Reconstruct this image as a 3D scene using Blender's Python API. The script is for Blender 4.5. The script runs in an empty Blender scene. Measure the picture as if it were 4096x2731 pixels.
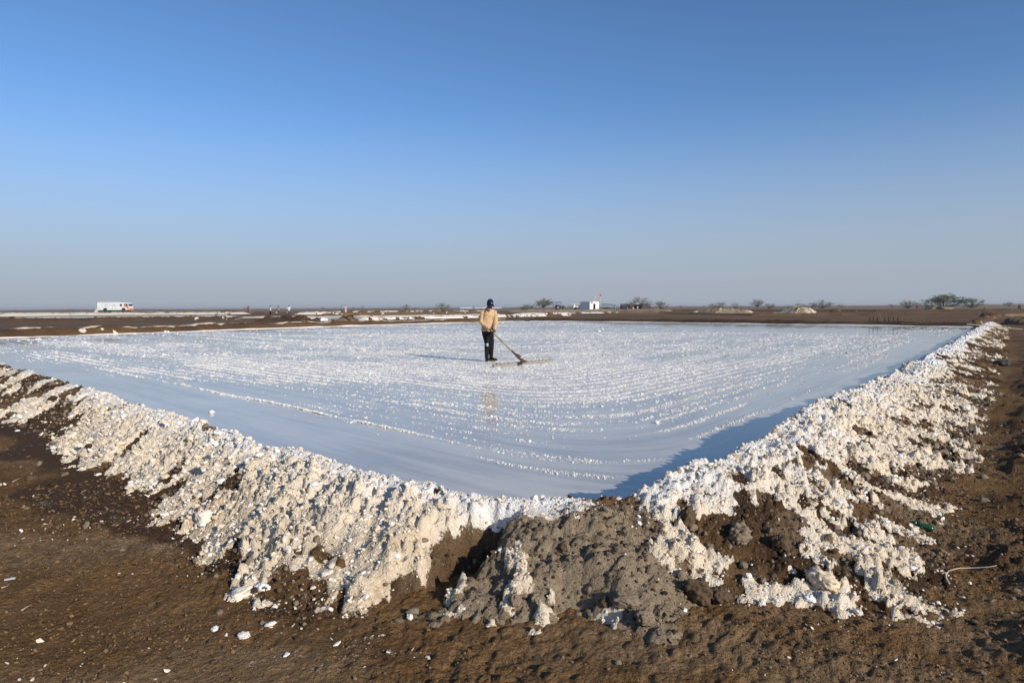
import bpy, bmesh, math, random
import numpy as np
from mathutils import Vector, Matrix
random.seed(7); RNG = np.random.default_rng(11)
rad = math.radians
scene = bpy.context.scene
COL = scene.collection

# ------------------------------------------------------------------ camera
F_PX, W_PX, H_PX, CAM_H = 2731.0, 4096.0, 2731.0, 1.5
cam_d = bpy.data.cameras.new('camera'); cam_d.lens = 24.0; cam_d.sensor_width = 36.0
cam_d.clip_start = 0.05; cam_d.clip_end = 20000
cam = bpy.data.objects.new('camera', cam_d); COL.objects.link(cam)
PITCH, ROLL = rad(-2.87), rad(-0.30)
CAM_M = Matrix.Rotation(rad(90) + PITCH, 3, 'X') @ Matrix.Rotation(ROLL, 3, 'Z')
cam.matrix_world = Matrix.Translation((0, 0, CAM_H)) @ CAM_M.to_4x4()
scene.camera = cam
# ------------------------------------------------------------------ sky, sun, exposure
SUN_AZ, SUN_EL = math.atan2(0.66, -0.75), rad(22.0)      # compass style: x = sin, y = cos
world = bpy.data.worlds.new('World'); scene.world = world; world.use_nodes = True
nt = world.node_tree; bgn = nt.nodes['Background']
sky = nt.nodes.new('ShaderNodeTexSky'); sky.sky_type = 'NISHITA'; sky.sun_disc = False
sky.sun_elevation = SUN_EL; sky.sun_rotation = SUN_AZ
sky.altitude = 0; sky.air_density = 0.75; sky.dust_density = 0.3; sky.ozone_density = 4.0
hs = nt.nodes.new('ShaderNodeHueSaturation'); hs.inputs['Saturation'].default_value = 1.06; nt.links.new(sky.outputs['Color'], hs.inputs['Color'])
tc = nt.nodes.new('ShaderNodeTexCoord'); sx = nt.nodes.new('ShaderNodeSeparateXYZ'); nt.links.new(tc.outputs['Generated'], sx.inputs[0])
mr = nt.nodes.new('ShaderNodeMapRange'); mr.interpolation_type = 'SMOOTHSTEP'; nt.links.new(sx.outputs['Z'], mr.inputs['Value'])
for k, v in (('From Min', 0.0), ('From Max', 0.29), ('To Min', 0.97), ('To Max', 0.0)): mr.inputs[k].default_value = v
mx = nt.nodes.new('ShaderNodeMix'); mx.data_type = 'RGBA'; nt.links.new(mr.outputs[0], mx.inputs[0]); nt.links.new(hs.outputs[0], mx.inputs[6])
mx.inputs[7].default_value = (2.60, 2.92, 3.42, 1)      # dusty air low over the plain, the same all round
nt.links.new(mx.outputs[2], bgn.inputs['Color']); bgn.inputs['Strength'].default_value = 0.145
sun_d = bpy.data.lights.new('sun', 'SUN'); sun_d.energy = 4.6; sun_d.angle = rad(0.53); sun_d.color = (1.0, 0.93, 0.83)
sun = bpy.data.objects.new('sun', sun_d); COL.objects.link(sun)
SUN_DIR = Vector((math.sin(SUN_AZ) * math.cos(SUN_EL), math.cos(SUN_AZ) * math.cos(SUN_EL), math.sin(SUN_EL)))
sun.rotation_euler = (-SUN_DIR).to_track_quat('-Z', 'Y').to_euler(); sun.location = (20, -20, 30)
vs = scene.view_settings; vs.view_transform = 'Standard'; vs.look = 'None'; vs.exposure = 0.0; vs.gamma = 1.0
vs.use_curve_mapping = False
scene.cycles.volume_bounces = 0
scene.cycles.use_denoising = True

# ------------------------------------------------------------------ helpers
def gp(px, py, z=0.0):
    """point of the photograph (4096 wide) -> where that sight line meets the level z"""
    d = CAM_M @ Vector((px - W_PX / 2, -(py - H_PX / 2), -F_PX))
    k = (z - CAM_H) / d.z
    return Vector((d.x * k, d.y * k, z))
def gd(px, depth, z=0.0):
    """ground spot under image column px at a distance"""
    d = CAM_M @ Vector((px - W_PX / 2, 137, -F_PX))
    return Vector((d.x / d.y * depth, depth, z))
def tag(o, label=None, cat=None, group=None, kind=None):
    if label: o['label'] = label
    if cat: o['category'] = cat
    if group: o['group'] = group
    if kind: o['kind'] = kind
    return o
def link(name, me, mats=None, parent=None, loc=None):
    o = bpy.data.objects.new(name, me); COL.objects.link(o)
    if mats is not None and me is not None:
        for m in (mats if isinstance(mats, (list, tuple)) else [mats]):
            if m.name not in [x.name for x in me.materials if x]: me.materials.append(m)
    if parent is not None: o.parent = parent
    if loc is not None: o.location = loc
    return o
def empty(name, loc=(0, 0, 0), rz=0.0):
    o = bpy.data.objects.new(name, None); COL.objects.link(o); o.location = loc; o.rotation_euler = (0, 0, rz)
    o.empty_display_size = 0.2
    return o
def bm_mesh(bm, name, smooth=False):
    me = bpy.data.meshes.new(name); bmesh.ops.recalc_face_normals(bm, faces=bm.faces); bm.to_mesh(me); bm.free()
    if smooth: me.shade_smooth()
    return me
def part(name, bm, mat, parent=None, smooth=False, loc=None):
    return link(name, bm_mesh(bm, name, smooth), mat, parent, loc)
def NB(): return bmesh.new()
def box(bm, c, s, rz=0.0, rx=0.0, ry=0.0, bevel=0.0):
    M = Matrix.Translation(c) @ Matrix.Rotation(rz, 4, 'Z') @ Matrix.Rotation(ry, 4, 'Y') @ Matrix.Rotation(rx, 4, 'X') @ Matrix.Diagonal((*s, 1))
    r = bmesh.ops.create_cube(bm, size=1.0, matrix=M)
    if bevel:
        es = list({e for v in r['verts'] for e in v.link_edges})
        bmesh.ops.bevel(bm, geom=es, offset=bevel, segments=2, affect='EDGES', profile=0.6)
def prism(bm, pts, y0, y1):
    """outline in x,z pushed from y0 to y1"""
    a = [bm.verts.new((p[0], y0, p[1])) for p in pts]; b = [bm.verts.new((p[0], y1, p[1])) for p in pts]
    bm.faces.new(a); bm.faces.new(list(reversed(b)))
    for i in range(len(pts)):
        j = (i + 1) % len(pts); bm.faces.new((a[j], a[i], b[i], b[j]))
def tube(bm, pts, radii, seg=8, flat=None, axis=None):
    """closed tapered tube; flat = (wx, wy) factors along axis and across it"""
    pts = [Vector(p) for p in pts]
    if not isinstance(radii, (list, tuple)): radii = [radii] * len(pts)
    rings = []
    n = len(pts)
    up = None
    for i, p in enumerate(pts):
        t = (pts[min(i + 1, n - 1)] - pts[max(i - 1, 0)]).normalized()
        a = Vector(axis) if axis is not None else (up if up is not None else (Vector((0, 0, 1)) if abs(t.z) < .9 else Vector((1, 0, 0))))
        x = (a - t * a.dot(t))
        x = x.normalized() if x.length > 1e-5 else t.orthogonal().normalized()
        up = x; y = t.cross(x)
        r = radii[i]; rx, ry = (r if isinstance(r, (tuple, list)) else (r, r))
        rings.append([bm.verts.new(p + x * rx * math.cos(k * math.tau / seg) + y * ry * math.sin(k * math.tau / seg)) for k in range(seg)])
    for i in range(n - 1):
        for k in range(seg):
            bm.faces.new((rings[i][k], rings[i][(k + 1) % seg], rings[i + 1][(k + 1) % seg], rings[i + 1][k]))
    bm.faces.new(list(reversed(rings[0]))); bm.faces.new(rings[-1])
def ball(bm, c, s, seg=12, rot=None):
    M = Matrix.Translation(c) @ (rot.to_4x4() if rot is not None else Matrix.Identity(4)) @ Matrix.Diagonal((*s, 1))
    bmesh.ops.create_uvsphere(bm, u_segments=seg, v_segments=max(6, seg * 2 // 3), radius=1.0, matrix=M)
def wheel_tube(bm, c, R, r_in, w, seg=20):
    """wheel ring with its axle along y"""
    prof = [(r_in, -w / 2), (R * .96, -w / 2), (R, -w / 2 * .7), (R, w / 2 * .7), (R * .96, w / 2), (r_in, w / 2)]
    rings = [[bm.verts.new((c[0] + p[0] * math.cos(a), c[1] + p[1], c[2] + p[0] * math.sin(a))) for p in prof] for a in [k * math.tau / seg for k in range(seg)]]
    m = len(prof)
    for k in range(seg):
        for j in range(m):
            bm.faces.new((rings[k][j], rings[k][(j + 1) % m], rings[(k + 1) % seg][(j + 1) % m], rings[(k + 1) % seg][j]))
def disc_y(bm, c, R, w, seg=18):
    a = [bm.verts.new((c[0] + R * math.cos(k * math.tau / seg), c[1] - w / 2, c[2] + R * math.sin(k * math.tau / seg))) for k in range(seg)]
    b = [bm.verts.new((v.co.x, c[1] + w / 2, v.co.z)) for v in a]
    bm.faces.new(a); bm.faces.new(list(reversed(b)))
    for k in range(seg): bm.faces.new((a[k], b[k], b[(k + 1) % seg], a[(k + 1) % seg]))
def remesh(bm, voxel, name, smooth_it=2, noise=None):
    me = bpy.data.meshes.new('tmp'); bmesh.ops.recalc_face_normals(bm, faces=bm.faces); bm.to_mesh(me); bm.free()
    o = bpy.data.objects.new('tmp', me); COL.objects.link(o)
    m = o.modifiers.new('r', 'REMESH'); m.mode = 'VOXEL'; m.voxel_size = voxel; m.use_smooth_shade = True
    if smooth_it:
        s = o.modifiers.new('s', 'SMOOTH'); s.iterations = smooth_it; s.factor = .5
    dg = bpy.context.evaluated_depsgraph_get(); dg.update()
    out = bpy.data.meshes.new_from_object(o.evaluated_get(dg)); out.name = name
    bpy.data.objects.remove(o); bpy.data.meshes.remove(me)
    if noise is not None:
        co = np.empty(len(out.vertices) * 3, np.float32); out.vertices.foreach_get('co', co); co = co.reshape(-1, 3)
        nn = np.empty(len(out.vertices) * 3, np.float32); out.vertices.foreach_get('normal', nn); nn = nn.reshape(-1, 3)
        co = co + nn * noise(co)[:, None]
        out.vertices.foreach_set('co', co.astype(np.float32).ravel()); out.update()
    out.shade_smooth()
    return out
# -------- numpy noise
def _h(ix, iy, seed):
    h = (ix * 374761393 + iy * 668265263 + seed * 974634537) & 0xffffffff
    h = ((h ^ (h >> 13)) * 1274126177) & 0xffffffff
    h = ((h ^ (h >> 15)) * 2246822519) & 0xffffffff
    return ((h ^ (h >> 16)) & 0xffffff) / float(0xffffff)
def vn(x, y, seed=0):
    x = np.asarray(x, np.float64); y = np.asarray(y, np.float64)
    ix = np.floor(x).astype(np.int64); iy = np.floor(y).astype(np.int64); fx = x - ix; fy = y - iy
    fx = fx * fx * fx * (fx * (fx * 6 - 15) + 10); fy = fy * fy * fy * (fy * (fy * 6 - 15) + 10)
    a = _h(ix, iy, seed); b = _h(ix + 1, iy, seed); c = _h(ix, iy + 1, seed); d = _h(ix + 1, iy + 1, seed)
    return (a + (b - a) * fx) * (1 - fy) + (c + (d - c) * fx) * fy
def fbm(x, y, seed=0, oct=4, gain=.5):
    s = 0.; a = 1.; t = 0.
    for i in range(oct):
        s = s + a * vn(x * 2.03 ** i + 17.3 * i, y * 2.03 ** i - 9.1 * i, seed + i); t += a; a *= gain
    return s / t
def wor(x, y, seed=0):
    x = np.asarray(x, np.float64); y = np.asarray(y, np.float64)
    ix = np.floor(x).astype(np.int64); iy = np.floor(y).astype(np.int64)
    best = np.full(x.shape, 9.); cid = np.zeros(x.shape)
    for dx in (-1, 0, 1):
        for dy in (-1, 0, 1):
            cx = ix + dx; cy = iy + dy
            px = cx + _h(cx, cy, seed); py = cy + _h(cx, cy, seed + 1)
            dd = (px - x) ** 2 + (py - y) ** 2
            m = dd < best; best = np.where(m, dd, best); cid = np.where(m, _h(cx, cy, seed + 2), cid)
    return np.sqrt(best), cid
def lump(x, y, size, seed):
    f, c = wor(x / size, y / size, seed)
    return np.clip(1 - (f / .72) ** 2, 0, 1) * (.35 + .65 * c)
def S(a, b, x):
    t = np.clip((x - a) / (b - a), 0, 1); return t * t * (3 - 2 * t)
def grid_mesh(name, P, attrs=None, wrap=False, smooth=True, keep=None):
    """P (rows, cols, 3)"""
    r, c = P.shape[:2]
    idx = np.arange(r * c).reshape(r, c)
    q = np.stack([idx[:-1, :-1], idx[:-1, 1:], idx[1:, 1:], idx[1:, :-1]], -1).reshape(-1, 4)
    if wrap: q = np.concatenate([q, np.stack([idx[:-1, -1], idx[:-1, 0], idx[1:, 0], idx[1:, -1]], -1)])
    if keep is not None: q = q[keep(q)]
    V = P.reshape(-1, 3); used = np.zeros(len(V), bool); used[q.ravel()] = True
    remap = np.cumsum(used) - 1; q = remap[q]; V = V[used]
    me = bpy.data.meshes.new(name)
    me.vertices.add(len(V)); me.vertices.foreach_set('co', V.astype(np.float32).ravel())
    me.loops.add(q.size); me.loops.foreach_set('vertex_index', q.astype(np.int32).ravel())
    me.polygons.add(len(q)); me.polygons.foreach_set('loop_start', np.arange(0, q.size, 4, dtype=np.int32))
    me.update(calc_edges=True)
    for k, a in (attrs or {}).items():
        at = me.attributes.new(k, 'FLOAT', 'POINT'); at.data.foreach_set('value', a.reshape(-1)[used].astype(np.float32))
    if smooth: me.shade_smooth()
    return me

# ------------------------------------------------------------------ materials
class MatB:
    def __init__(s, name):
        s.m = bpy.data.materials.new(name); s.m.use_nodes = True; s.t = s.m.node_tree; s.N = s.t.nodes; s.b = s.N['Principled BSDF']
    def n(s, typ, **kw):
        x = s.N.new(typ)
        for k, v in kw.items(): setattr(x, k, v)
        return x
    def l(s, a, b): s.t.links.new(a, b)
    def val(s, sock, v):
        if hasattr(v, 'links') or isinstance(v, bpy.types.NodeSocket): s.l(v, sock)
        else: sock.default_value = v
    def coord(s): return s.n('ShaderNodeTexCoord').outputs['Object']
    def geo(s): return s.n('ShaderNodeNewGeometry').outputs['Position']
    def attr(s, a): return s.n('ShaderNodeAttribute', attribute_name=a).outputs['Fac']
    def noise(s, vec, scale, detail=4, rough=.55, dist=0.):
        x = s.n('ShaderNodeTexNoise'); s.l(vec, x.inputs['Vector'])
        x.inputs['Scale'].default_value = scale; x.inputs['Detail'].default_value = detail; x.inputs['Roughness'].default_value = rough; x.inputs['Distortion'].default_value = dist
        return x.outputs['Fac']
    def voro(s, vec, scale, feat='F1'):
        x = s.n('ShaderNodeTexVoronoi', feature=feat); s.l(vec, x.inputs['Vector']); x.inputs['Scale'].default_value = scale
        return x.outputs['Distance']
    def scale(s, vec, sc):
        x = s.n('ShaderNodeMapping'); s.l(vec, x.inputs['Vector']); x.inputs['Scale'].default_value = sc; return x.outputs['Vector']
    def ramp(s, f, a, b, lo=0., hi=1.):
        x = s.n('ShaderNodeMapRange', interpolation_type='SMOOTHSTEP'); s.val(x.inputs['Value'], f)
        for k, v in (('From Min', a), ('From Max', b), ('To Min', lo), ('To Max', hi)): x.inputs[k].default_value = v
        return x.outputs['Result']
    def mix(s, f, a, b):
        x = s.n('ShaderNodeMix', data_type='RGBA')
        s.val(x.inputs[0], f)
        for i, v in ((6, a), (7, b)):
            if isinstance(v, tuple): x.inputs[i].default_value = (*v[:3], 1)
            else: s.l(v, x.inputs[i])
        return x.outputs[2]
    def math(s, op, a, b=0.):
        x = s.n('ShaderNodeMath', operation=op); s.val(x.inputs[0], a); s.val(x.inputs[1], b); return x.outputs[0]
    def bump(s, h, dist, strength=1., prev=None):
        x = s.n('ShaderNodeBump'); s.l(h, x.inputs['Height']); x.inputs['Distance'].default_value = dist; x.inputs['Strength'].default_value = strength
        if prev is not None: s.l(prev, x.inputs['Normal'])
        return x.outputs['Normal']
    def done(s, col, rough=.8, normal=None, spec=.3, **kw):
        if isinstance(col, tuple): s.b.inputs['Base Color'].default_value = (*col[:3], 1)
        else: s.l(col, s.b.inputs['Base Color'])
        s.val(s.b.inputs['Roughness'], rough); s.val(s.b.inputs['Specular IOR Level'], spec)
        if normal is not None: s.l(normal, s.b.inputs['Normal'])
        for k, v in kw.items(): s.val(s.b.inputs[k.replace('_', ' ')], v)
        return s.m
def plain(name, col, rough=.6, spec=.4, var=.12, sc=6., **kw):
    """one paint or cloth with slight uneven tone"""
    b = MatB(name); g = b.coord(); f = b.noise(g, sc, 3)
    c2 = tuple(max(0, c * (1 - 2 * var)) for c in col); c1 = tuple(min(1, c * (1 + var)) for c in col)
    return b.done(b.mix(b.ramp(f, .3, .7), c2, c1), rough, None, spec, **kw)

WHITE_SALT, CREAM_SALT, TAN_SALT = (.80, .775, .73), (.74, .62, .455), (.52, .39, .25)
MUD_WET, MUD, MUD_DRY = (.042, .027, .017), (.115, .072, .041), (.235, .180, .122)

def earth_nodes(b, g, dry=((.29, .215, .138), (.44, .345, .235))):
    """colours shared by the ground and the embankments: returns mud colour from attributes dry and wet"""
    n1 = b.noise(g, 2.3, 6, .6); n2 = b.noise(g, 19., 5, .65); n3 = b.noise(g, 90., 3, .6)
    f = b.math('ADD', b.math('MULTIPLY', n1, .38), b.math('ADD', b.math('MULTIPLY', n2, .32), b.math('MULTIPLY', n3, .3)))
    base = b.mix(b.ramp(f, .36, .64), (.140, .074, .029), (.290, .168, .074))
    drym = b.mix(b.ramp(n2, .3, .7), *dry)
    wetm = b.mix(b.ramp(n3, .3, .7), (.058, .033, .018), (.115, .070, .041))
    c = b.mix(b.attr('dry'), base, drym)
    return b.mix(b.attr('wet'), c, wetm), n2, n3
def mat_bund():
    b = MatB('salt_and_mud'); g = b.geo()
    mud, n2, n3 = earth_nodes(b, g)
    warm = b.attr('warm'); n4 = b.noise(g, 7., 5, .6); n5 = b.noise(g, 38., 3, .6)
    w = b.math('ADD', warm, b.math('ADD', b.math('MULTIPLY', b.math('SUBTRACT', n4, .5), .9), b.math('MULTIPLY', b.math('SUBTRACT', n5, .5), 1.0)))
    s1 = b.mix(b.ramp(w, .1, .75), WHITE_SALT, CREAM_SALT)
    s2 = b.mix(b.ramp(w, .75, 1.35), s1, TAN_SALT)
    edge = b.math('ADD', b.attr('salt'), b.math('ADD', b.math('MULTIPLY', b.math('SUBTRACT', n2, .5), .5), b.math('MULTIPLY', b.math('SUBTRACT', n3, .5), .5)))
    e = b.ramp(edge, .42, .56)
    col = b.mix(e, mud, s2)
    v = b.voro(g, 62.); v2 = b.voro(g, 150.); nb = b.noise(g, 120., 5, .7)
    h = b.math('ADD', b.math('ADD', b.math('MULTIPLY', v, -.7), b.math('MULTIPLY', v2, -.4)), b.math('MULTIPLY', nb, .8))
    nrm = b.bump(h, .011, .9)
    nm = b.math('ADD', b.noise(g, 70., 5, .75), b.math('MULTIPLY', b.voro(g, 38.), -.6))
    nrm = b.bump(b.math('MULTIPLY', nm, b.math('SUBTRACT', 1.0, e)), .026, .9, nrm)
    return b.done(col, .9, nrm, .06)
def mat_ground():
    b = MatB('brown_saline_soil'); g = b.geo()
    mud, n2, n3 = earth_nodes(b, g, ((.25, .165, .088), (.37, .255, .148)))
    # thin white salt bloom
    n4 = b.noise(b.scale(g, (1., 1., 1.)), 2.1, 6, .7); n5 = b.noise(g, 75., 3, .65)
    e = b.math('MULTIPLY', b.ramp(b.math('ADD', b.attr('salt'), b.math('MULTIPLY', b.math('SUBTRACT', n4, .5), .6)), .35, .8), b.ramp(n5, .57, .66))
    near = b.mix(e, mud, (.66, .60, .52))
    # far plain: pale dusty flats with long streaks
    n6 = b.noise(b.scale(g, (.012, .05, 1)), 1., 5, .6); n7 = b.noise(b.scale(g, (.05, .3, 1)), 1., 4, .6)
    pl = b.mix(b.ramp(b.math('ADD', b.math('MULTIPLY', n6, .6), b.math('MULTIPLY', n7, .4)), .36, .64), (.17, .125, .082), (.29, .225, .158))
    n8 = b.noise(b.scale(g, (.08, .45, 1)), 1., 5, .6)
    mid = b.mix(b.ramp(n8, .35, .65), (.115, .067, .034), (.235, .148, .084))
    col = b.mix(b.attr('mid'), near, mid)
    col = b.mix(b.attr('plain'), col, pl)
    v = b.voro(g, 42.); nb = b.noise(g, 120., 5, .65); nc = b.noise(g, 25., 4, .6)
    h = b.math('ADD', b.math('ADD', b.math('MULTIPLY', v, -.4), b.math('MULTIPLY', nb, .55)), nc)
    nrm = b.bump(h, .034, 1.0)
    return b.done(col, b.mix(b.attr('wet'), (.95, .95, .95), (.75, .75, .75)), nrm, .05)
def mat_salt(name, warm, spread=.8, gain=1.0):
    b = MatB(name); g = b.coord(); n4 = b.noise(g, 3., 4, .6)
    oi = b.n('ShaderNodeObjectInfo').outputs['Random']
    w = b.math('ADD', b.math('ADD', b.math('MULTIPLY', b.math('SUBTRACT', oi, .5), spread), warm), b.math('MULTIPLY', b.math('SUBTRACT', n4, .5), .8))
    s1 = b.mix(b.ramp(w, .1, .75), tuple(c * gain for c in WHITE_SALT), tuple(c * gain for c in CREAM_SALT)); s2 = b.mix(b.ramp(w, .75, 1.35), s1, tuple(c * gain for c in TAN_SALT))
    return b.done(s2, .75, b.bump(b.noise(b.geo(), 120., 4, .65), .004, .5), .25)
def mat_mudclod(name, a, c):
    b = MatB(name); g = b.coord(); n4 = b.noise(g, 5., 5, .65)
    return b.done(b.mix(b.ramp(n4, .3, .7), a, c), .9, b.bump(b.noise(b.geo(), 90., 5, .7), .008, .7), .15)
def mat_water(name, cols, rough=.07):
    b = MatB(name)
    uv = b.n('ShaderNodeUVMap', uv_map='UVMap').outputs['UV']; g = b.geo()
    st = b.noise(b.scale(uv, (2.6, .22, 1)), 1., 5, .6, .6)
    st2 = b.noise(b.scale(uv, (9., .5, 1)), 1., 4, .6, .4)
    la = b.noise(g, .33, 4, .55); fi = b.noise(g, 14., 4, .6)
    f = b.math('ADD', b.math('ADD', b.math('MULTIPLY', st, .42), b.math('MULTIPLY', st2, .22)), b.math('ADD', b.math('MULTIPLY', la, .32), b.math('MULTIPLY', fi, .06)))
    c = b.mix(b.ramp(f, .43, .59), cols[0], cols[1])
    c = b.mix(b.math('MULTIPLY', b.ramp(b.noise(g, .8, 3, .5), .55, .75), .5), c, cols[2])
    rp = b.noise(b.scale(g, (1, 1, 1)), 3.2, 4, .55); rp2 = b.noise(g, 34., 3, .5)
    nrm = b.bump(b.math('ADD', rp, b.math('MULTIPLY', rp2, .06)), .006, .10)
    sl = b.math('MULTIPLY', b.ramp(b.attr('slush'), .05, .8), b.ramp(b.noise(g, 26., 4, .7), .36, .58))
    c = b.mix(sl, c, (.70, .675, .63))
    ro = b.math('ADD', b.ramp(st, .4, .65, rough, rough + .12), b.math('MULTIPLY', sl, .4))
    return b.done(c, ro, nrm, .5, IOR=1.36)
M_BUND, M_GROUND = mat_bund(), mat_ground()
M_SALT_PAN = mat_salt('wet_salt', -.1, .4, .92)
M_SALT_W, M_SALT_C = mat_salt('white_salt', -.1, .5), mat_salt('cream_salt', .62, 1.0)
M_CLOD_DARK, M_CLOD, M_CLOD_DRY = mat_mudclod('dark_mud_clod', (.028, .018, .011), (.07, .044, .027)), mat_mudclod('brown_mud_clod', (.07, .045, .027), (.15, .10, .062)), mat_mudclod('dry_mud_clod', (.15, .112, .075), (.28, .22, .155))
M_WATER = mat_water('milky_brine', ((.44, .405, .345), (.66, .60, .50), (.50, .48, .42)))
M_WATER2 = mat_water('clear_brine', ((.18, .24, .28), (.26, .32, .36), (.22, .28, .32)), .04)

# ------------------------------------------------------------------ the pan in plan
def smin(a, b, k):
    h = np.maximum(k - np.abs(a - b), 0) / k
    return np.minimum(a, b) - h * h * k * .25
EL = np.array([-.7071, .7071]); NL = np.array([.7071, .7071])           # left embankment direction, inward normal
AR = rad(53.4); ER = np.array([math.cos(AR), math.sin(AR)]); NR = np.array([-ER[1], ER[0]])
R0 = np.array([1.24, 4.5])
def uv_of(x, y):
    u = (x + y - 3.75) * .7071
    v = NR[0] * (x - R0[0]) + NR[1] * (y - R0[1])
    return u, v
def d_of(x, y):
    u, v = uv_of(x, y); return smin(u, v, 2.1)
far_left = [gp(0, 1352), gp(2060, 1283)]; far_right = [gp(2120, 1283), gp(3880, 1307)]
def far_d(P, x, y):
    a, b = P; e = (b - a).xy.normalized(); n = Vector((-e.y, e.x))
    return n.x * (x - a.x) + n.y * (y - a.y)            # positive beyond the bank
def ground_z(x, y):
    r = np.sqrt(x * x + y * y)
    z = -.12 + .14 * S(40, 95, r) + .62 * S(95, 225, r)
    u, v = uv_of(x, y); d = smin(u, v, 2.1)
    inside = S(-.6, .3, d) * (1 - S(-.2, .5, far_d(far_left, x, y))) * (1 - S(-.2, .5, far_d(far_right, x, y)))
    return z * (1 - inside) + inside * -.16

# ------------------------------------------------------------------ ground sheet
def ground_full(x, y):
    R = np.sqrt(x * x + y * y); z = ground_z(x, y); u, v = uv_of(x, y); d = smin(u, v, 2.1)
    near = 1 - S(10, 40, R)
    churn = S(-1.45, -1.95, v + (fbm(x * 1.1, y * 1.1, 47, 3) - .5) * .8) * S(2.0, 3.2, y + .4 * x) * (u > v)
    rough = .30 + .9 * S(.3, .7, fbm(x * .9, y * .9, 3, 3))
    nz = (fbm(x * .8, y * .8, 21, 3) - .5) * .07 + (fbm(x * 6, y * 6, 5, 4) - .5) * .030 * rough
    nz = nz + lump(x, y, .055, 9) * .013 * rough + lump(x, y, .03, 10) * .012 * rough + lump(x, y, .16, 14) * .02 * S(.5, .75, fbm(x * 1.2, y * 1.2, 30, 3))
    cl = lump(x, y, .17, 40) * .085 + lump(x, y, .09, 41) * .055 + lump(x, y, .05, 42) * .03 + (fbm(x * 3, y * 3, 43, 4) - .5) * .12
    nz = nz * (1 - churn * .5) + cl * churn
    toe = S(-1.6, -.9, d)                      # lumpy wet earth along the toe
    nz = nz + toe * (lump(x, y, .09, 50) * .018 + lump(x, y, .045, 52) * .012)
    z = z + nz * near + (1 - near) * (1 - S(60, 140, R)) * (fbm(x * .7, y * .7, 77, 4) - .5) * .10
    z = z + S(240, 400, R) * (fbm(x * .008, y * .03, 90, 4) - .5) * .35
    return z, churn
def build_ground():
    th = np.concatenate([np.arange(-49, 49, .15), np.arange(49, 311, 4.)]) * math.pi / 180
    rr = [.25, .6, 1.0, 1.4, 1.7]
    while rr[-1] < 10: rr.append(rr[-1] * 1.0078)
    while rr[-1] < 32: rr.append(rr[-1] * 1.013)
    while rr[-1] < 9000: rr.append(rr[-1] * 1.035)
    rr = np.array(rr)
    T, R = np.meshgrid(th, rr)
    x = R * np.sin(T); y = R * np.cos(T)
    u, v = uv_of(x, y); d = smin(u, v, 2.1)
    z, churn = ground_full(x, y)
    # wet / dry / salt bloom
    wn = fbm(x * .75, y * .75, 60, 4)
    wet = np.where(u < v, S(-1.40, -1.25, u + (wn - .5) * 1.5), S(-1.1, -.8, v + (wn - .5) * .9))
    wet = wet * .92 * S(.33, .40, wn + .25 * S(-1.5, -1.0, d)) * np.maximum(S(-.5, -1.5, x), .75 * S(1.6, 2.6, x))
    wet = np.maximum(wet, churn * 1.0 * S(.30, .45, fbm(x * 1.6, y * 1.6, 64, 4)))
    dry = S(.50, .74, fbm(x * .55 + y * .3, y * 1.1, 66, 5)) * .5 * (1 - wet)
    front = S(-.3, .6, x + .2 * y - .6) * S(4.2, 3.0, y) * .55
    dry = np.maximum(dry, front * S(.35, .6, fbm(x * 2.2, y * 2.2, 69, 4)))
    salt = S(.64, .78, fbm(x * 1.6, y * 2.6, 70, 5, .6)) * .8 + S(-2.0, -1.2, d) * .12
    me = grid_mesh('ground', np.stack([x, y, z], -1), dict(wet=wet, dry=dry, salt=salt, mid=S(22, 45, R), plain=S(150, 225, R)), wrap=True)
    o = link('ground', me, M_GROUND); tag(o, kind='structure'); return o
ground = build_ground()

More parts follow.
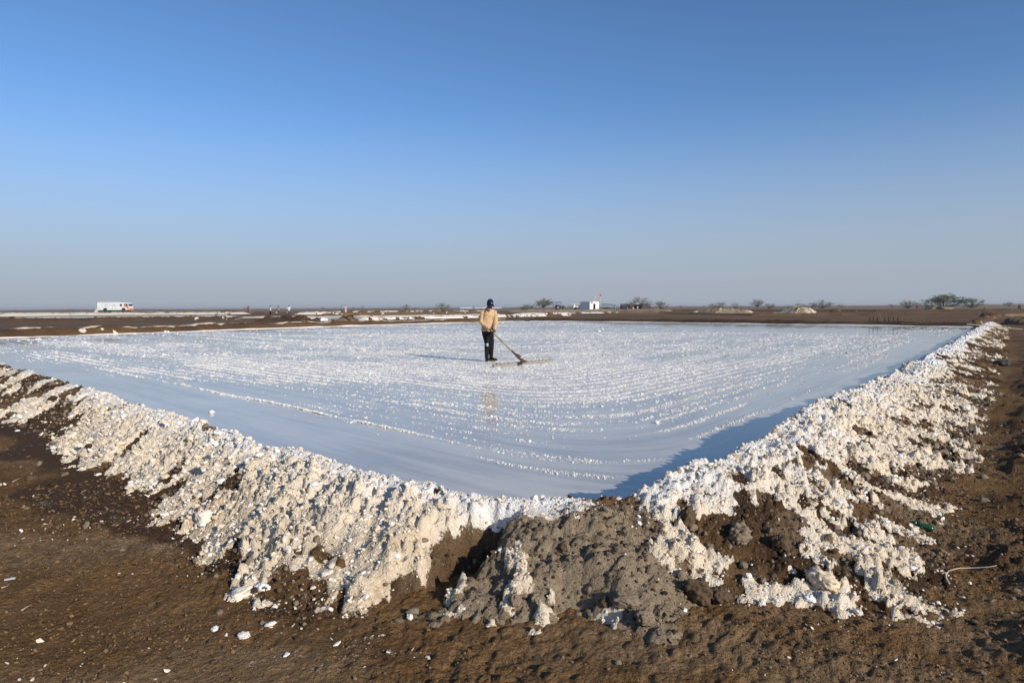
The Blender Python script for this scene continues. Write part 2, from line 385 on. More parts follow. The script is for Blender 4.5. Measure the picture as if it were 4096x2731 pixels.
# ------------------------------------------------------------------ near embankments
def build_bunds():
    def dd(p): return float(d_of(np.array(p[0]), np.array(p[1])))
    def grad(p):
        e = 1e-3; g = np.array([dd((p[0] + e, p[1])) - dd((p[0] - e, p[1])), dd((p[0], p[1] + e)) - dd((p[0], p[1] - e))]) / (2 * e)
        return g / np.linalg.norm(g)
    p = np.array([.38, 4.17])
    for _ in range(20): p = p - grad(p) * dd(p)
    def walk(sign):
        out = []; q = p.copy(); s = 0.
        while True:
            g = grad(q); out.append((q[0], q[1], g[0], g[1], s * sign))
            r = math.hypot(*q)
            if (sign < 0 and r > 46) or (sign > 0 and r > 58): break
            st = max(.008, .0027 * r)
            q = q + np.array([g[1], -g[0]]) * st * sign; q = q - grad(q) * dd(q); s += st
        return out
    L = walk(-1)[1:][::-1]; Rr = walk(1)
    C = np.array(L + Rr)                                    # left end ... corner ... right end
    tt = np.concatenate([np.linspace(-1.95, -1.35, 22)[:-1], np.linspace(-1.35, .12, 128), np.linspace(.12, .75, 34)[1:]])
    s = C[:, 4][:, None] * np.ones_like(tt)[None]; t = np.ones(len(C))[:, None] * tt[None]
    wob = (fbm(C[:, 4] * .9, C[:, 4] * 0, 100, 3) - .5) * .14
    cx = C[:, 0][:, None]; cy = C[:, 1][:, None]; gx = C[:, 2][:, None]; gy = C[:, 3][:, None]
    x = cx + gx * (t + wob[:, None]); y = cy + gy * (t + wob[:, None])
    left = S(.1, -.9, s); right = S(.3, 1.0, s); corner = np.clip(1 - S(-.45, -1.0, s) - S(.18, .60, s), 0, 1)
    # long section
    Hc = .31 + (fbm(s * 1.1, s * 0, 110, 3) - .5) * .09 - corner * .03 + .12 * S(.4, 1.0, s) * S(10, 4, s)
    Wd = 1.0 + (fbm(s * 1.6, s * 0 + 3, 113, 3) - .5) * .4 + right * (.42 + .15 * S(3.5, 1.2, s)) + .25 * S(-3.0, -1.6, s) * S(-.3, -.9, s) + corner * .08
    base = -.20
    tau = np.clip(-t / Wd, 0, 1.6)
    out_z = base + (Hc - base) * np.where(tau < 1, (1 - tau) ** 1.15, 0) - np.clip(tau - 1, 0, 1) * .25
    top = np.exp(-(t / .16) ** 2)
    out_z = out_z - .03 * top
    inn = np.clip(t / .55, 0, 2)
    in_z = Hc - .03 - (Hc + .14) * np.clip(inn, 0, 1) ** 1.1 - np.clip(inn - 1, 0, 1) * .15
    z = np.where(t < 0, out_z, in_z)
    # salt cover
    fing = .55 * fbm(s * 2.6 + t * 1.0, t * .5, 120, 4) + .45 * fbm(s * 9 + t * 3.0, t * 1.6, 121, 4, .6)               # tongues that run down the slope
    edge = .92 + (fing - .5) * 1.35 + right * .12 - corner * .2
    cover = S(.10, -.12, tau - edge)
    holes = fbm(s * 2.4 + 1.2 * t, t * 2.0, 130, 4)
    hl = S(.67, .73, holes + .09 * tau - left * .06 + (fbm(x * 9, y * 9, 131, 3) - .5) * .12)
    mess = S(.2, .6, s) * S(2.6, .9, s)                                # broken crust next to the mud corner
    hl = np.maximum(hl, mess * S(.56, .59, fbm(x * 7.5, y * 7.5, 133, 4)) * S(.05, .25, tau))
    hl = np.maximum(hl, S(-.2, -.9, s) * S(-2.3, -1.2, s) * S(.53, .58, fbm(x * 3.6, y * 3.6, 135, 3)) * S(.42, .6, tau))
    hl = np.maximum(hl, S(.7, 1.3, s) * S(.555, .60, fbm(x * 4.6, y * 4.6, 132, 4) + .13 * S(.35, 1.0, tau)) * S(.25, .5, tau))
    cover = cover * (1 - hl)
    farL = S(-6.0, -8.5, s)
    cover = cover * (1 - .9 * farL * S(.53, .59, fbm(s * 2.2 + 1.5 * t, t * 1.2, 134, 4) + .12 * S(.2, .9, tau)))
    cmud = corner * S(.36, .5, corner + (fbm(x * 5, y * 5, 137, 3) - .5) * .6)
    lid = S(-.75, -.2, -np.abs(s + .42)) * S(.28, .12, tau) * S(.40, .5, fbm(x * 7, y * 7, 139, 3) + .12)
    bits = S(.63, .68, fbm(x * 6, y * 6, 141, 4)) * .8
    cover = cover * (1 - cmud) + cmud * np.maximum(lid, bits)
    farR = S(7, 13, s)                                          # far right: white narrow crest, brown outside
    cover = cover * (1 - farR * S(.16, .34, tau + (fing - .5) * .6) * .65 * S(.40, .52, fbm(s * 1.2 + t, t * 2.2, 147, 4)))
    inner_mud = S(.05, .3, t) * S(.46, .56, fbm(s * 4, t * 2.5, 143, 3)) * (right * .9 + .15)
    cover = cover * (1 - inner_mud)
    hole = np.exp(-((s + .58 + .22 * (tau - .4) + (fbm(x * 6, y * 6, 145, 4) - .5) * .22) / .12) ** 2) * S(.06, .16, tau + (fbm(x * 8, y * 8, 146, 3) - .5) * .12) * S(.90, .5, tau)
    cover = cover * (1 - S(.25, .5, hole))
    # relief
    rib = (fbm(s * 5.5 + t * 1.6, t * .7, 150, 4) - .5)
    slope = S(0, .15, tau) * S(1.25, .9, tau)
    det = np.clip(12 / np.maximum(np.hypot(x, y), 4), .25, 3)
    wx = x + .05 * (fbm(x * 14, y * 14, 1, 3) - .5); wy = y + .05 * (fbm(x * 14, y * 14, 2, 3) - .5)
    sl = lump(wx, wy, .19, 160) * .024 + lump(wx, wy, .085, 163) * .030 + lump(wx, wy, .044, 166) * .034 + lump(wx, wy, .024, 168) * .024 + (fbm(x * 9, y * 9, 165, 4) - .5) * .045
    sl = sl * (.30 + 1.5 * S(.25, .75, fbm(x * 2.0, y * 2.0, 169, 4))) * (.55 + .45 * S(.0, .18, tau))
    md = lump(x, y, .12, 170) * .045 + lump(wx, wy, .055, 173) * .036 + lump(wx, wy, .027, 176) * .024 + (fbm(x * 4, y * 4, 178, 4) - .5) * .06
    act = S(1.45, 1.0, tau) * (.4 + .6 * S(.7, .2, t))
    z = z + rib * .12 * slope * (1 - corner * .4) + act * (cover * (sl + .016) + (1 - cover) * md * (.80 + .15 * corner))
    # the eroded hole in the corner and the slumped lobes under it
    z = z - hole * .34
    hole2 = np.exp(-((s + .07) / .10) ** 2) * S(.55, .68, tau) * S(1.05, .9, tau)
    z = z - hole2 * .09
    lobe = np.exp(-((s - .10) / .15) ** 2) * S(.35, .6, tau) * S(1.55, 1.05, tau)
    z = z + lobe * .10
    belly = np.exp(-((s + .02) / .34) ** 2) * S(.0, .25, tau) * S(1.0, .5, tau)
    z = z + belly * .05
    warm = .34 + .46 * S(.03, .5, tau) * (.6 + .8 * (fbm(s * .8, t, 180, 3) - .3)) + (fbm(x * 1.3, y * 1.3, 183, 3) - .5) * .5
    warm = warm + .22 * S(-4.5, -2.5, s) * S(.4, -.4, s) * S(.02, .15, tau)
    warm = warm + farL * .25 * S(.53, .47, fbm(s * .35, t * .3, 184, 2))
    warm = warm - farR * .35 * S(.4, .1, tau) - .25 * top
    dry = cmud * (.97 * S(.02, .10, tau) * S(.20, .36, fbm(x * 2.6, y * 2.6, 186, 3) + .12)) * (1 - hole) + right * S(.56, .66, fbm(x * 3, y * 3, 188, 3)) * .5
    wet = (1 - np.clip(dry * 1.4, 0, 1)) * (.35 + .65 * S(.42, .56, fbm(x * 1.7, y * 1.7, 190, 3)))
    wet = np.where(cmud > .5, wet * .25, wet)
    wet = np.maximum(wet, hole * .9)
    P = np.stack([x, y, z], -1)
    n_t = len(tt); sv = C[:, 4]
    spans = (('salt_embankment', sv <= -.95, 'salt crusted embankment left of the grey mud corner, running off past dark clods', M_BUND),
             ('mud_embankment', (sv >= -.98) & (sv <= .75), 'slumped grey brown mud embankment corner between the two salt crusted banks', M_BUND),
             ('salt_embankment', sv >= .72, 'salt crusted embankment with the green bottle, shading the brine beside it', M_BUND))
    at = dict(salt=cover, warm=warm, dry=np.clip(dry, 0, 1), wet=np.clip(wet, 0, 1))
    i0 = np.searchsorted(sv, -.95); i1 = np.searchsorted(sv, .45)
    for nm, (a, b), lb in (('salt_embankment', (0, i0 + 1), spans[0][2]), ('mud_embankment', (i0, i1 + 1), spans[1][2]), ('salt_embankment', (i1, len(sv)), spans[2][2])):
        me = grid_mesh(nm, P[a:b], {k: w[a:b] for k, w in at.items()})
        tag(link(nm, me, M_BUND), lb, 'embankment')
    return x, y, z, s, t, cover, tau, sv
BX, BY, BZ, BS, BT, BCOV, BTAU, BSV = build_bunds()
def surf(x, y):
    """height of whatever earth is on top at x, y"""
    g = float(ground_full(np.array([x]), np.array([y]))[0][0])
    dist = (BX[::1] - x) ** 2 + (BY[::1] - y) ** 2
    i = int(np.argmin(dist)); 
    return max(g, float(BZ.flat[i])) if dist.flat[i] < .02 else g
exec_after = []

# ------------------------------------------------------------------ brine in the pan
def quad_water(name, corners, mat, z, nu=150, nv=150, k=1.0, uvf=None, clip=None, slush=None):
    N, L, Fc, R = [np.array(c[:2]) for c in corners]
    a = (np.linspace(0, 1, nu) ** 1.8)[:, None, None]; b = (np.linspace(0, 1, nv) ** 1.8)[None, :, None]
    P2 = N * (1 - a) * (1 - b) + L * a * (1 - b) + R * (1 - a) * b + Fc * a * b
    P = np.concatenate([P2, np.full(P2.shape[:2] + (1,), z)], -1)
    keep = None; attrs = dict(slush=slush(P[..., 0], P[..., 1])) if slush else None
    if clip:
        ok = clip(P[..., 0].ravel(), P[..., 1].ravel()); keep = lambda q: ok[q].all(1)
    me = grid_mesh(name, P, attrs, keep=keep)
    uvl = me.uv_layers.new(name='UVMap')
    li = np.empty(len(me.loops), np.int32); me.loops.foreach_get('vertex_index', li)
    co = np.empty(len(me.vertices) * 3, np.float32); me.vertices.foreach_get('co', co); co = co.reshape(-1, 3).astype(np.float64)
    U = uvf(co[:, 0], co[:, 1]) if uvf else (co[:, 0], co[:, 1])
    UV = np.stack(U, -1)[li]
    uvl.data.foreach_set('uv', UV.astype(np.float32).ravel())
    o = link(name, me, mat); tag(o, kind='structure'); return o
def phi_of(x, y):
    u, v = uv_of(x, y)
    return smin(u, v + 1.5, 2.0), (v - u) * .7
def pan_dens(x, y):
    """how much raked salt lies here"""
    u, v = uv_of(x, y); fl = far_d(far_left, x, y); fr = far_d(far_right, x, y); phi, al = phi_of(x, y)
    big = .55 * fbm(x * .10, y * .24, 200, 4) + .45 * fbm(x * .35, y * .5, 201, 3); med = fbm(phi * 1.1, al * .16, 203, 4)
    thU = 2.3 + (fbm(al * .35, al * 0, 207, 3) - .5) * 1.6 - .6 * S(4, 9, al); thV = 2.0 + (fbm(al * .3, al * 0 + 5, 209, 3) - .5) * 1.4
    zone = S(-.1, .9, u - thU) * S(-.3, .8, v - thV) * (fl < -.4) * S(0, 3, -fr - .8 - 15. * S(2150, 2900, 2048 + x / np.maximum(y, 1) * 2731))
    return zone * (.08 + 1.0 * S(.32, .58, big + (med - .5) * 1.0)) * (.10 + .90 * S(3.0, 5.6, u + .45 * np.clip(al - 3.5, 0, 6))) * (.10 + .9 * S(1.9, 4.2, v))
eL = Vector((-.7071, .7071)); eR = Vector((ER[0], ER[1]))
def isect(a, da, b, db):
    m = np.array([[da[0], -db[0]], [da[1], -db[1]]]); k = np.linalg.solve(m, np.array([b[0] - a[0], b[1] - a[1]])); return np.array([a[0] + da[0] * k[0], a[1] + da[1] * k[0]])
fl_d = (far_left[1] - far_left[0]); fr_d = (far_right[1] - far_right[0])
cN = isect((3.75 - 4, 4), EL, R0, ER); cL = isect((3.75 - 4, 4), EL, far_left[0], fl_d); cR = isect(R0, ER, far_right[0], fr_d); cF = isect(far_left[0], fl_d, far_right[0], fr_d)
cL = cL + EL * .3; cR = cR + ER * .3; cF = cF + np.array([0, .4])
quad_water('pan_brine', (cN, cL, cF, cR), M_WATER, 0.0, 220, 220, uvf=phi_of, clip=lambda x, y: d_of(x, y) > .18, slush=pan_dens)

# ------------------------------------------------------------------ salt lumps: shapes shared by heaps of copies
from mathutils import noise as mnoise
def lump_mesh(name, seed, sub=2, rough=.35, flat=1.0, facet=False, crumb=0.):
    rs = np.random.default_rng(seed); bm = NB(); bmesh.ops.create_icosphere(bm, subdivisions=sub, radius=1.0); o = Vector(rs.uniform(-50, 50, 3))
    for v in bm.verts:
        c = v.co.normalized(); n = mnoise.noise(c * 1.1 + o) * 1.3 + mnoise.noise(c * 2.3 + o) * .8
        r = 1 + rough * n + float(rs.uniform(-.05, .05))
        if crumb:
            f = mnoise.voronoi(c * 3.2 + o)[0][0]; g = mnoise.voronoi(c * 7.5 + o)[0][0]
            r += crumb * ((.45 - f) * 1.0 + (.45 - g) * .5) + crumb * .35 * mnoise.noise(c * 14 + o)
        v.co = c * r; v.co.z *= flat
    return bm_mesh(bm, name, not facet)
proto = bpy.data.collections.new('salt_grain_shapes')
for i in range(6):
    o = bpy.data.objects.new('grain', lump_mesh('grain', 50 + i, 1, .40, .8, True)); o.data.materials.append(M_SALT_PAN); proto.objects.link(o)
proto_c = bpy.data.collections.new('cream_grain_shapes')
for i in range(6):
    o = bpy.data.objects.new('grain', lump_mesh('grain', 70 + i, 2, .40, .8, True)); o.data.materials.append(M_SALT_C); proto_c.objects.link(o)
proto_m = bpy.data.collections.new('clod_shapes')
for i in range(6):
    o = bpy.data.objects.new('clod', lump_mesh('clod', 90 + i, 2, .42, .8, True)); o.data.materials.append((M_CLOD, M_CLOD_DRY, M_CLOD, M_CLOD_DRY, M_CLOD_DARK, M_CLOD_DRY)[i]); proto_m.objects.link(o)
def scatter(name, pts, scl, coll, label, cat):
    n = len(pts); me = bpy.data.meshes.new(name); me.vertices.add(n); me.vertices.foreach_set('co', pts.astype(np.float32).ravel())
    rot = RNG.uniform(0, 6.28, (n, 3)); rot[:, :2] *= .12
    a = me.attributes.new('scl', 'FLOAT_VECTOR', 'POINT'); a.data.foreach_set('vector', scl.astype(np.float32).ravel())
    a = me.attributes.new('rot', 'FLOAT_VECTOR', 'POINT'); a.data.foreach_set('vector', rot.astype(np.float32).ravel())
    a = me.attributes.new('pick', 'INT', 'POINT'); a.data.foreach_set('value', RNG.integers(0, 6, n).astype(np.int32))
    o = link(name, me); tag(o, label, cat, kind='stuff')
    g = bpy.data.node_groups.new(name, 'GeometryNodeTree')
    g.interface.new_socket('Geometry', in_out='INPUT', socket_type='NodeSocketGeometry'); g.interface.new_socket('Geometry', in_out='OUTPUT', socket_type='NodeSocketGeometry')
    I = g.nodes.new('NodeGroupInput'); O = g.nodes.new('NodeGroupOutput'); ip = g.nodes.new('GeometryNodeInstanceOnPoints')
    ci = g.nodes.new('GeometryNodeCollectionInfo'); ci.inputs['Collection'].default_value = coll; ci.inputs['Separate Children'].default_value = True; ci.inputs['Reset Children'].default_value = True
    def na(nm, dt):
        x = g.nodes.new('GeometryNodeInputNamedAttribute'); x.data_type = dt; x.inputs['Name'].default_value = nm; return x.outputs['Attribute']
    g.links.new(I.outputs[0], ip.inputs['Points']); g.links.new(ci.outputs[0], ip.inputs['Instance']); ip.inputs['Pick Instance'].default_value = True
    g.links.new(na('pick', 'INT'), ip.inputs['Instance Index'])
    e2r = g.nodes.new('FunctionNodeEulerToRotation'); g.links.new(na('rot', 'FLOAT_VECTOR'), e2r.inputs[0]); g.links.new(e2r.outputs[0], ip.inputs['Rotation'])
    g.links.new(na('scl', 'FLOAT_VECTOR'), ip.inputs['Scale']); g.links.new(ip.outputs[0], O.inputs[0])
    m = o.modifiers.new('scatter', 'NODES'); m.node_group = g
    return o
def pan_salt():
    allp, alls = [], []
    for (r0, r1, n, sz) in ((5, 9, 190000, .0058), (9, 14, 330000, .0076), (14, 24, 560000, .0100), (24, 40, 480000, .0160), (40, 82, 480000, .023)):
        th = RNG.uniform(-rad(47), rad(47), n); r = np.sqrt(RNG.uniform(r0 * r0, r1 * r1, n)); x = r * np.sin(th); y = r * np.cos(th)
        u, v = uv_of(x, y); fl = far_d(far_left, x, y); fr = far_d(far_right, x, y)
        phi, al = phi_of(x, y)
        sml = fbm(x * 5, y * 5, 205, 3); dens = pan_dens(x, y)
        row = .5 + .5 * np.cos(phi * math.tau / .31 + 7. * (fbm(al * .22, phi * .9, 211, 4) - .5)); row = np.clip(row + 1.1 * (fbm(al * .6, phi * 2.5, 212, 3) - .5), 0, 1)
        pr = dens * (.10 + 1.25 * row ** 2.6) * (.45 + 1.2 * S(.40, .62, sml))
        pr = np.where(r > 30, dens * .30 * (.3 + S(.4, .6, sml)), pr * S(34, 12, r) ** .5)
        rdg = np.exp(-((phi - 2.25 - (vn(al * .8, al * 0, 213) - .5) * .12) / .035) ** 2) * S(-.4, .2, u - 1.6) * S(-2.2, -1.4, al) * S(8, 5.0, al) * (.25 + .75 * S(.38, .52, vn(al * 1.7, al * 0, 214)))
        swirl = np.exp(-((np.mod(phi, .42) - .21) / .04) ** 2) * S(.50, .60, fbm(al * .9, phi * 1.5, 215, 3)) * S(1.2, 1.8, phi) * S(4.4, 3.4, phi) * S(-7, -5, al) * S(1.0, -.5, al) * .7
        tracks = np.exp(-((np.mod(v, .55) - .27) / .14) ** 2) * S(1.2, 1.8, v) * S(4.8, 4.0, v) * S(12, 16, u) * S(.42, .55, fbm(u * .12, v * 1.3, 217, 3)) * .75 * S(3, 8, -fr)
        rdg = rdg * S(1.0, 1.7, v); swirl = swirl * S(.9, 1.5, v)
        pr = np.maximum(np.maximum(pr, rdg), np.maximum(swirl * (r < 16), tracks))
        pr = np.clip(pr, 0, 1)
        # leave the man's boots and the fresh rake bar clear
        clear = (np.hypot(x + .66, y - 18.9) < .22) 
        k = (RNG.uniform(0, 1, n) < pr) & ~clear
        sc = sz * RNG.lognormal(0, .45, k.sum()) * (1 + .25 * rdg[k])
        zz = -.15 * sc + (row[k] ** 2) * .006 + rdg[k] * .012
        allp.append(np.stack([x[k], y[k], zz], -1))
        alls.append(np.stack([sc * RNG.uniform(.8, 1.5, k.sum()), sc * RNG.uniform(.8, 1.3, k.sum()), sc * RNG.uniform(.45, .9, k.sum()) * np.clip(11 / r[k], .14, 1)], -1))
    P, Sc = np.concatenate(allp), np.concatenate(alls); print('pan lumps', len(P))
    scatter('salt_crystals', P, Sc, proto, 'white salt crystals raked into low curved rows in the brine', 'salt')
pan_salt()
def singles(P, Sc, app, n, coll, name, label, cat, group):
    """the n pieces that show largest become things of their own; returns the mask of the rest"""
    top = np.argsort(-app)[:n]; shapes = [o.data for o in coll.objects]
    for j, i in enumerate(top):
        o = bpy.data.objects.new(name, shapes[j % len(shapes)]); COL.objects.link(o); o.location = P[i]; o.scale = Sc[i]; o.rotation_euler = (0, 0, j * 1.37 % 6.28)
        tag(o, label, cat, group)
    rest = np.ones(len(P), bool); rest[top] = False; return rest
def bund_grains():
    w = np.hypot(BX, BY); ok = (w < 16)
    area = 1.0 / np.maximum(w, 3) ** 2                                    # more of them where they show
    pr = np.where(ok, np.maximum(BCOV * S(1.5, 1.0, BTAU), .22 * S(.5, .8, BTAU) * S(1.5, 1.1, BTAU) * S(.42, .6, fbm(BX * 3, BY * 3, 301, 3))) * S(.35, .1, BT) * (.3 + fbm(BX * 6, BY * 6, 300, 2)), 0)
    cell = np.gradient(BX, axis=0) ** 2 + np.gradient(BY, axis=0) ** 2; cell = np.sqrt(cell) * np.abs(np.gradient(BT, axis=1))
    p = np.clip(pr * cell * np.clip(40 / w, 2, 10), 0, None).ravel(); p = p / p.sum()
    n = 26000; i = RNG.choice(p.size, n, p=p)
    sc = np.clip(.0052 * RNG.lognormal(0, .6, n), .003, .026) * np.clip(w.ravel()[i] / 5, .8, 1.5)
    P = np.stack([BX.ravel()[i], BY.ravel()[i], BZ.ravel()[i] + sc * .25], -1)
    Sc = np.stack([sc * RNG.uniform(.8, 1.4, n), sc, sc * RNG.uniform(.7, 1.1, n)], -1)
    m = singles(P, Sc, sc / w.ravel()[i], 200, proto_c, 'salt_lump', 'loose salt lump lying on the crust of the near embankments', 'salt lump', 'loose salt lumps on the near embankments')
    scatter('salt_crumbs', P[m], Sc[m], proto_c, 'cream and white salt crumbs strewn over the near embankments', 'salt')
    pr = np.where(ok, (1 - BCOV) * S(1.6, 1.3, BTAU) * S(.3, .1, BT), 0); p = np.clip(pr * cell * np.clip(40 / w, 2, 10), 0, None).ravel(); p /= p.sum()
    n = 24000; i = RNG.choice(p.size, n, p=p); sc = np.clip(.0050 * RNG.lognormal(0, .65, n), .0025, .035) * np.clip(w.ravel()[i] / 5, .8, 1.5)
    P = np.stack([BX.ravel()[i], BY.ravel()[i], BZ.ravel()[i] + sc * .3], -1)
    Sc = np.stack([sc * RNG.uniform(.8, 1.3, n), sc, sc * RNG.uniform(.7, 1.1, n)], -1)
    m = singles(P, Sc, sc / w.ravel()[i], 120, proto_m, 'mud_crumb', 'loose mud crumb lying on bare mud of the near embankments', 'mud crumb', 'loose mud crumbs on the near embankments')
    scatter('mud_crumbs', P[m], Sc[m], proto_m, 'crumbs of brown mud lying on the near embankments', 'mud')
bund_grains()

# ------------------------------------------------------------------ far banks, heaps and ponds
def ridge(name, label, pts, w, h, salt=0., warm=.4, wet=.5, dry=0., seed=1, rim=False, top_salt=0., lumps=.5, cat='embankment', off=1.0, group=None, n_cross=15, base=None):
    """earth bank whose near toe follows pts; h and salt may change along it"""
    pts = [Vector(p) for p in pts]; L = [0.]
    for a, b in zip(pts, pts[1:]): L.append(L[-1] + (b - a).length)
    P = []; q = 0.
    while q <= L[-1]:
        i = max(k for k in range(len(L)) if L[k] <= q + 1e-9); i = min(i, len(pts) - 2)
        f = (q - L[i]) / (L[i + 1] - L[i]); p = pts[i].lerp(pts[i + 1], f); e = (pts[i + 1] - pts[i]).normalized(); n = Vector((-e.y, e.x, 0))
        if n.y < 0: n = -n
        P.append((p.x, p.y, n.x, n.y, q, p.z)); q += max(.10, .0016 * p.xy.length)
    P = np.array(P); m = len(P); c = np.linspace(-1, 1, n_cross)
    sg = P[:, 4][:, None] * np.ones(n_cross)[None]; cc = np.ones(m)[:, None] * c[None]; fr = sg / L[-1]
    hh = np.interp(fr, np.linspace(0, 1, len(h)), h) if isinstance(h, (list, tuple)) else h
    off_w = (cc + off) * w / 2
    x = P[:, 0][:, None] + P[:, 2][:, None] * off_w; y = P[:, 1][:, None] + P[:, 3][:, None] * off_w
    prof = np.clip(1 - np.abs(cc) ** 2.2, 0, 1)
    ends = S(0, min(1.5, L[-1] * .25), sg) * S(L[-1], L[-1] - min(1.5, L[-1] * .25), sg)
    a = h if not isinstance(h, (list, tuple)) else max(h)
    z0 = P[:, 5][:, None] if base is None else base
    z = z0 - .12 + (hh + .12) * prof * (.25 + .75 * ends) * (.70 + .6 * fbm(sg * .55, cc * 0, seed, 4))
    z = z + prof * lumps * a * (lump(x, y, .32, seed + 3) * .35 + lump(x, y, .16, seed + 5) * .22 + (fbm(x * 2, y * 2, seed + 7, 3) - .5) * .4)
    sa = np.interp(fr, np.linspace(0, 1, len(salt)), salt) if isinstance(salt, (list, tuple)) else salt + 0 * sg
    sm = S(-.12, .12, sa - 1 + fbm(sg * .8, cc * 1.5, seed + 9, 4) * 1.0 + (fbm(x * 3, y * 3, seed + 10, 3) - .5) * .5)
    if top_salt: sm = np.maximum(sm, S(-.30, -.05, cc + (fbm(sg * .9, cc, seed + 11, 4) - .5) * 1.1) * S(.28, .42, fbm(sg * .35, cc * .2, seed + 13, 3) + top_salt - .5))
    if rim: sm = np.maximum(sm, (S(.022, .012, np.abs(z - .008))) * (cc < -.3))
    at = dict(salt=sm, warm=warm + (fbm(x, y, seed + 15, 3) - .5) * .4, wet=np.clip(wet + (fbm(x * .6, y * .6, seed + 17, 3) - .5) * .8, 0, 1), dry=np.clip(dry + (fbm(x * .8, y * .8, seed + 19, 3) - .5) * .6 * (dry > 0), 0, 1))
    o = link(name, grid_mesh(name, np.stack([x, y, z], -1), at), M_BUND)
    tag(o, label, cat, group); return o
def gz(p): return float(ground_z(np.array(p.x), np.array(p.y)))
def gpz(px, py):
    """point where the sight line meets the land"""
    z = 0.
    for _ in range(25): p = gp(px, py, z); z = z * .5 + gz(p) * .5
    p.z = z; return p
fl = [gp(-160, 1358), gp(0, 1352), gp(500, 1335), gp(1000, 1316), gp(1500, 1299), gp(2085, 1284)]
BANK_L = ridge('muddy_embankment', 'brown muddy embankment with cream salt crest behind the two white lumps', fl, 1.7, [.45, .44, .40, .34, .30, .28], wet=.75, top_salt=.92, warm=.75, seed=400, lumps=.25, salt=[.45, .2, 0, 0, .1, .2])
fr_ = [gp(2080, 1284), gp(2600, 1289), gp(3000, 1295), gp(3500, 1302), gp(3960, 1309)]
BANK_R = ridge('muddy_embankment', 'dark wet embankment with a white waterline below the row of stakes', fr_, 1.5, .24, wet=.95, seed=430, lumps=.8, salt=.06, warm=.5)
RIM_L = ridge('salt_rim', None, [p + Vector((0, -.02, 0)) for p in fl], .16, .035, salt=1.2, warm=.4, seed=490, lumps=.2, n_cross=6, cat=None)
RIM_R = ridge('salt_rim', None, [p + Vector((0, -.05, 0)) for p in fr_], .22, .05, salt=1.3, warm=-.3, seed=494, lumps=.2, n_cross=6, cat=None)
RIM_L.parent = BANK_L; RIM_R.parent = BANK_R
ridge('earth_ridge', 'long dark dirt ridge in front of the far blue pond', [gp(-150, 1290), gp(0, 1288), gp(500, 1283), gp(960, 1277)], 2.2, .34, wet=1.0, seed=450, lumps=1.3, n_cross=21, salt=[.12, .1, .1, .35])
ridge('earth_ridge', 'dark clod ridge ending in a high lump below the standing people', [gp(1010, 1287), gp(1120, 1287), gp(1215, 1288)], 2.0, [.34, .38, .50], wet=1.1, seed=470, lumps=1.5, n_cross=25)
ridge('earth_ridge', 'short heap of cracked grey mud blocks between salt strips', [gp(1330, 1284), gp(1400, 1284), gp(1440, 1282)], 1.8, .50, wet=.1, dry=.35, seed=480, lumps=1.2)
ridge('salt_strip', 'broken white salt strip left of the cracked grey mud heap', [gp(1200, 1284), gp(1270, 1284), gp(1335, 1283)], 1.6, .30, salt=.62, warm=.3, wet=.8, seed=484, lumps=1.0)
ridge('salt_strip', 'broken white and black salt strip right of the cracked grey mud heap', [gp(1440, 1281), gp(1600, 1278), gp(1800, 1274), gp(2050, 1268), gp(2330, 1263)], 1.8, .32, salt=[.8, .55, .55, .6, .4], warm=.45, wet=.8, seed=488, lumps=.9)
ridge('salt_strip', 'long smooth cream salt strip at the feet of the standing people', [gpz(940, 1272), gpz(1300, 1269), gpz(1700, 1264), gpz(2030, 1260)], 3.4, .20, salt=.92, warm=.62, wet=.5, seed=500, lumps=.3)
ridge('salt_strip', 'thin cream salt strip in front of the white building', [gpz(2060, 1259), gpz(2300, 1254), gpz(2520, 1251)], 2.5, .22, salt=[.75, .6, .45], warm=.3, wet=.6, seed=505, lumps=.6)
ridge('salt_strip', 'cream salt bank along the far side of the blue pond', [gpz(-160, 1266), gpz(0, 1265), gpz(450, 1260), gpz(900, 1257), gpz(1010, 1256)], 4.0, .34, salt=.72, warm=.6, wet=.5, seed=510, lumps=.5)
ridge('salt_strip', 'pale salt strip on the flat below the parked bus', [gpz(-150, 1256), gpz(200, 1255), gpz(520, 1253), gpz(760, 1252), gpz(1000, 1250)], 3.0, .22, salt=[.75, .7, .5, .3], warm=.6, wet=.4, seed=515, lumps=.5)
ridge('salt_strip', 'cream salt mound strip behind the people in white and grey', [gpz(1170, 1258), gpz(1260, 1258), gpz(1350, 1257)], 2.4, .45, salt=.78, warm=.5, wet=.4, seed=520, lumps=.6)
ridge('earth_ridge', 'low brown bank under the couple in grey and pink', [gpz(1280, 1259), gpz(1500, 1257), gpz(1760, 1254), gpz(2000, 1252)], 2.0, .34, salt=.2, wet=.3, warm=.4, seed=525, lumps=.7)
ridge('earth_ridge', 'thin dark bank crossing the flats behind the woman in red', [gpz(900, 1253), gpz(1200, 1251), gpz(1600, 1247), gpz(2000, 1245)], 3., .25, salt=[.1, .35, .5, .3], wet=.6, warm=.4, seed=530, lumps=.6)
ridge('earth_ridge', 'straw coloured clod bank running in front of the white building', [gpz(2030, 1247), gpz(2250, 1246), gpz(2450, 1245), gpz(2680, 1246)], 3.0, .38, salt=.12, dry=.75, wet=0., warm=.5, seed=535, lumps=.9)
ridge('earth_ridge', 'brown clod bank below the straw coloured one by the building', [gpz(2060, 1253), gpz(2300, 1252), gpz(2640, 1252)], 2.6, .30, salt=.15, dry=.3, wet=.1, warm=.5, seed=540, lumps=.9)
ridge('earth_ridge', 'low dark bank beyond the smooth brown dry pan', [gpz(2640, 1254), gpz(3000, 1262), gpz(3400, 1261), gpz(3800, 1262)], 2.0, .22, salt=.1, wet=.35, seed=545, lumps=.8)
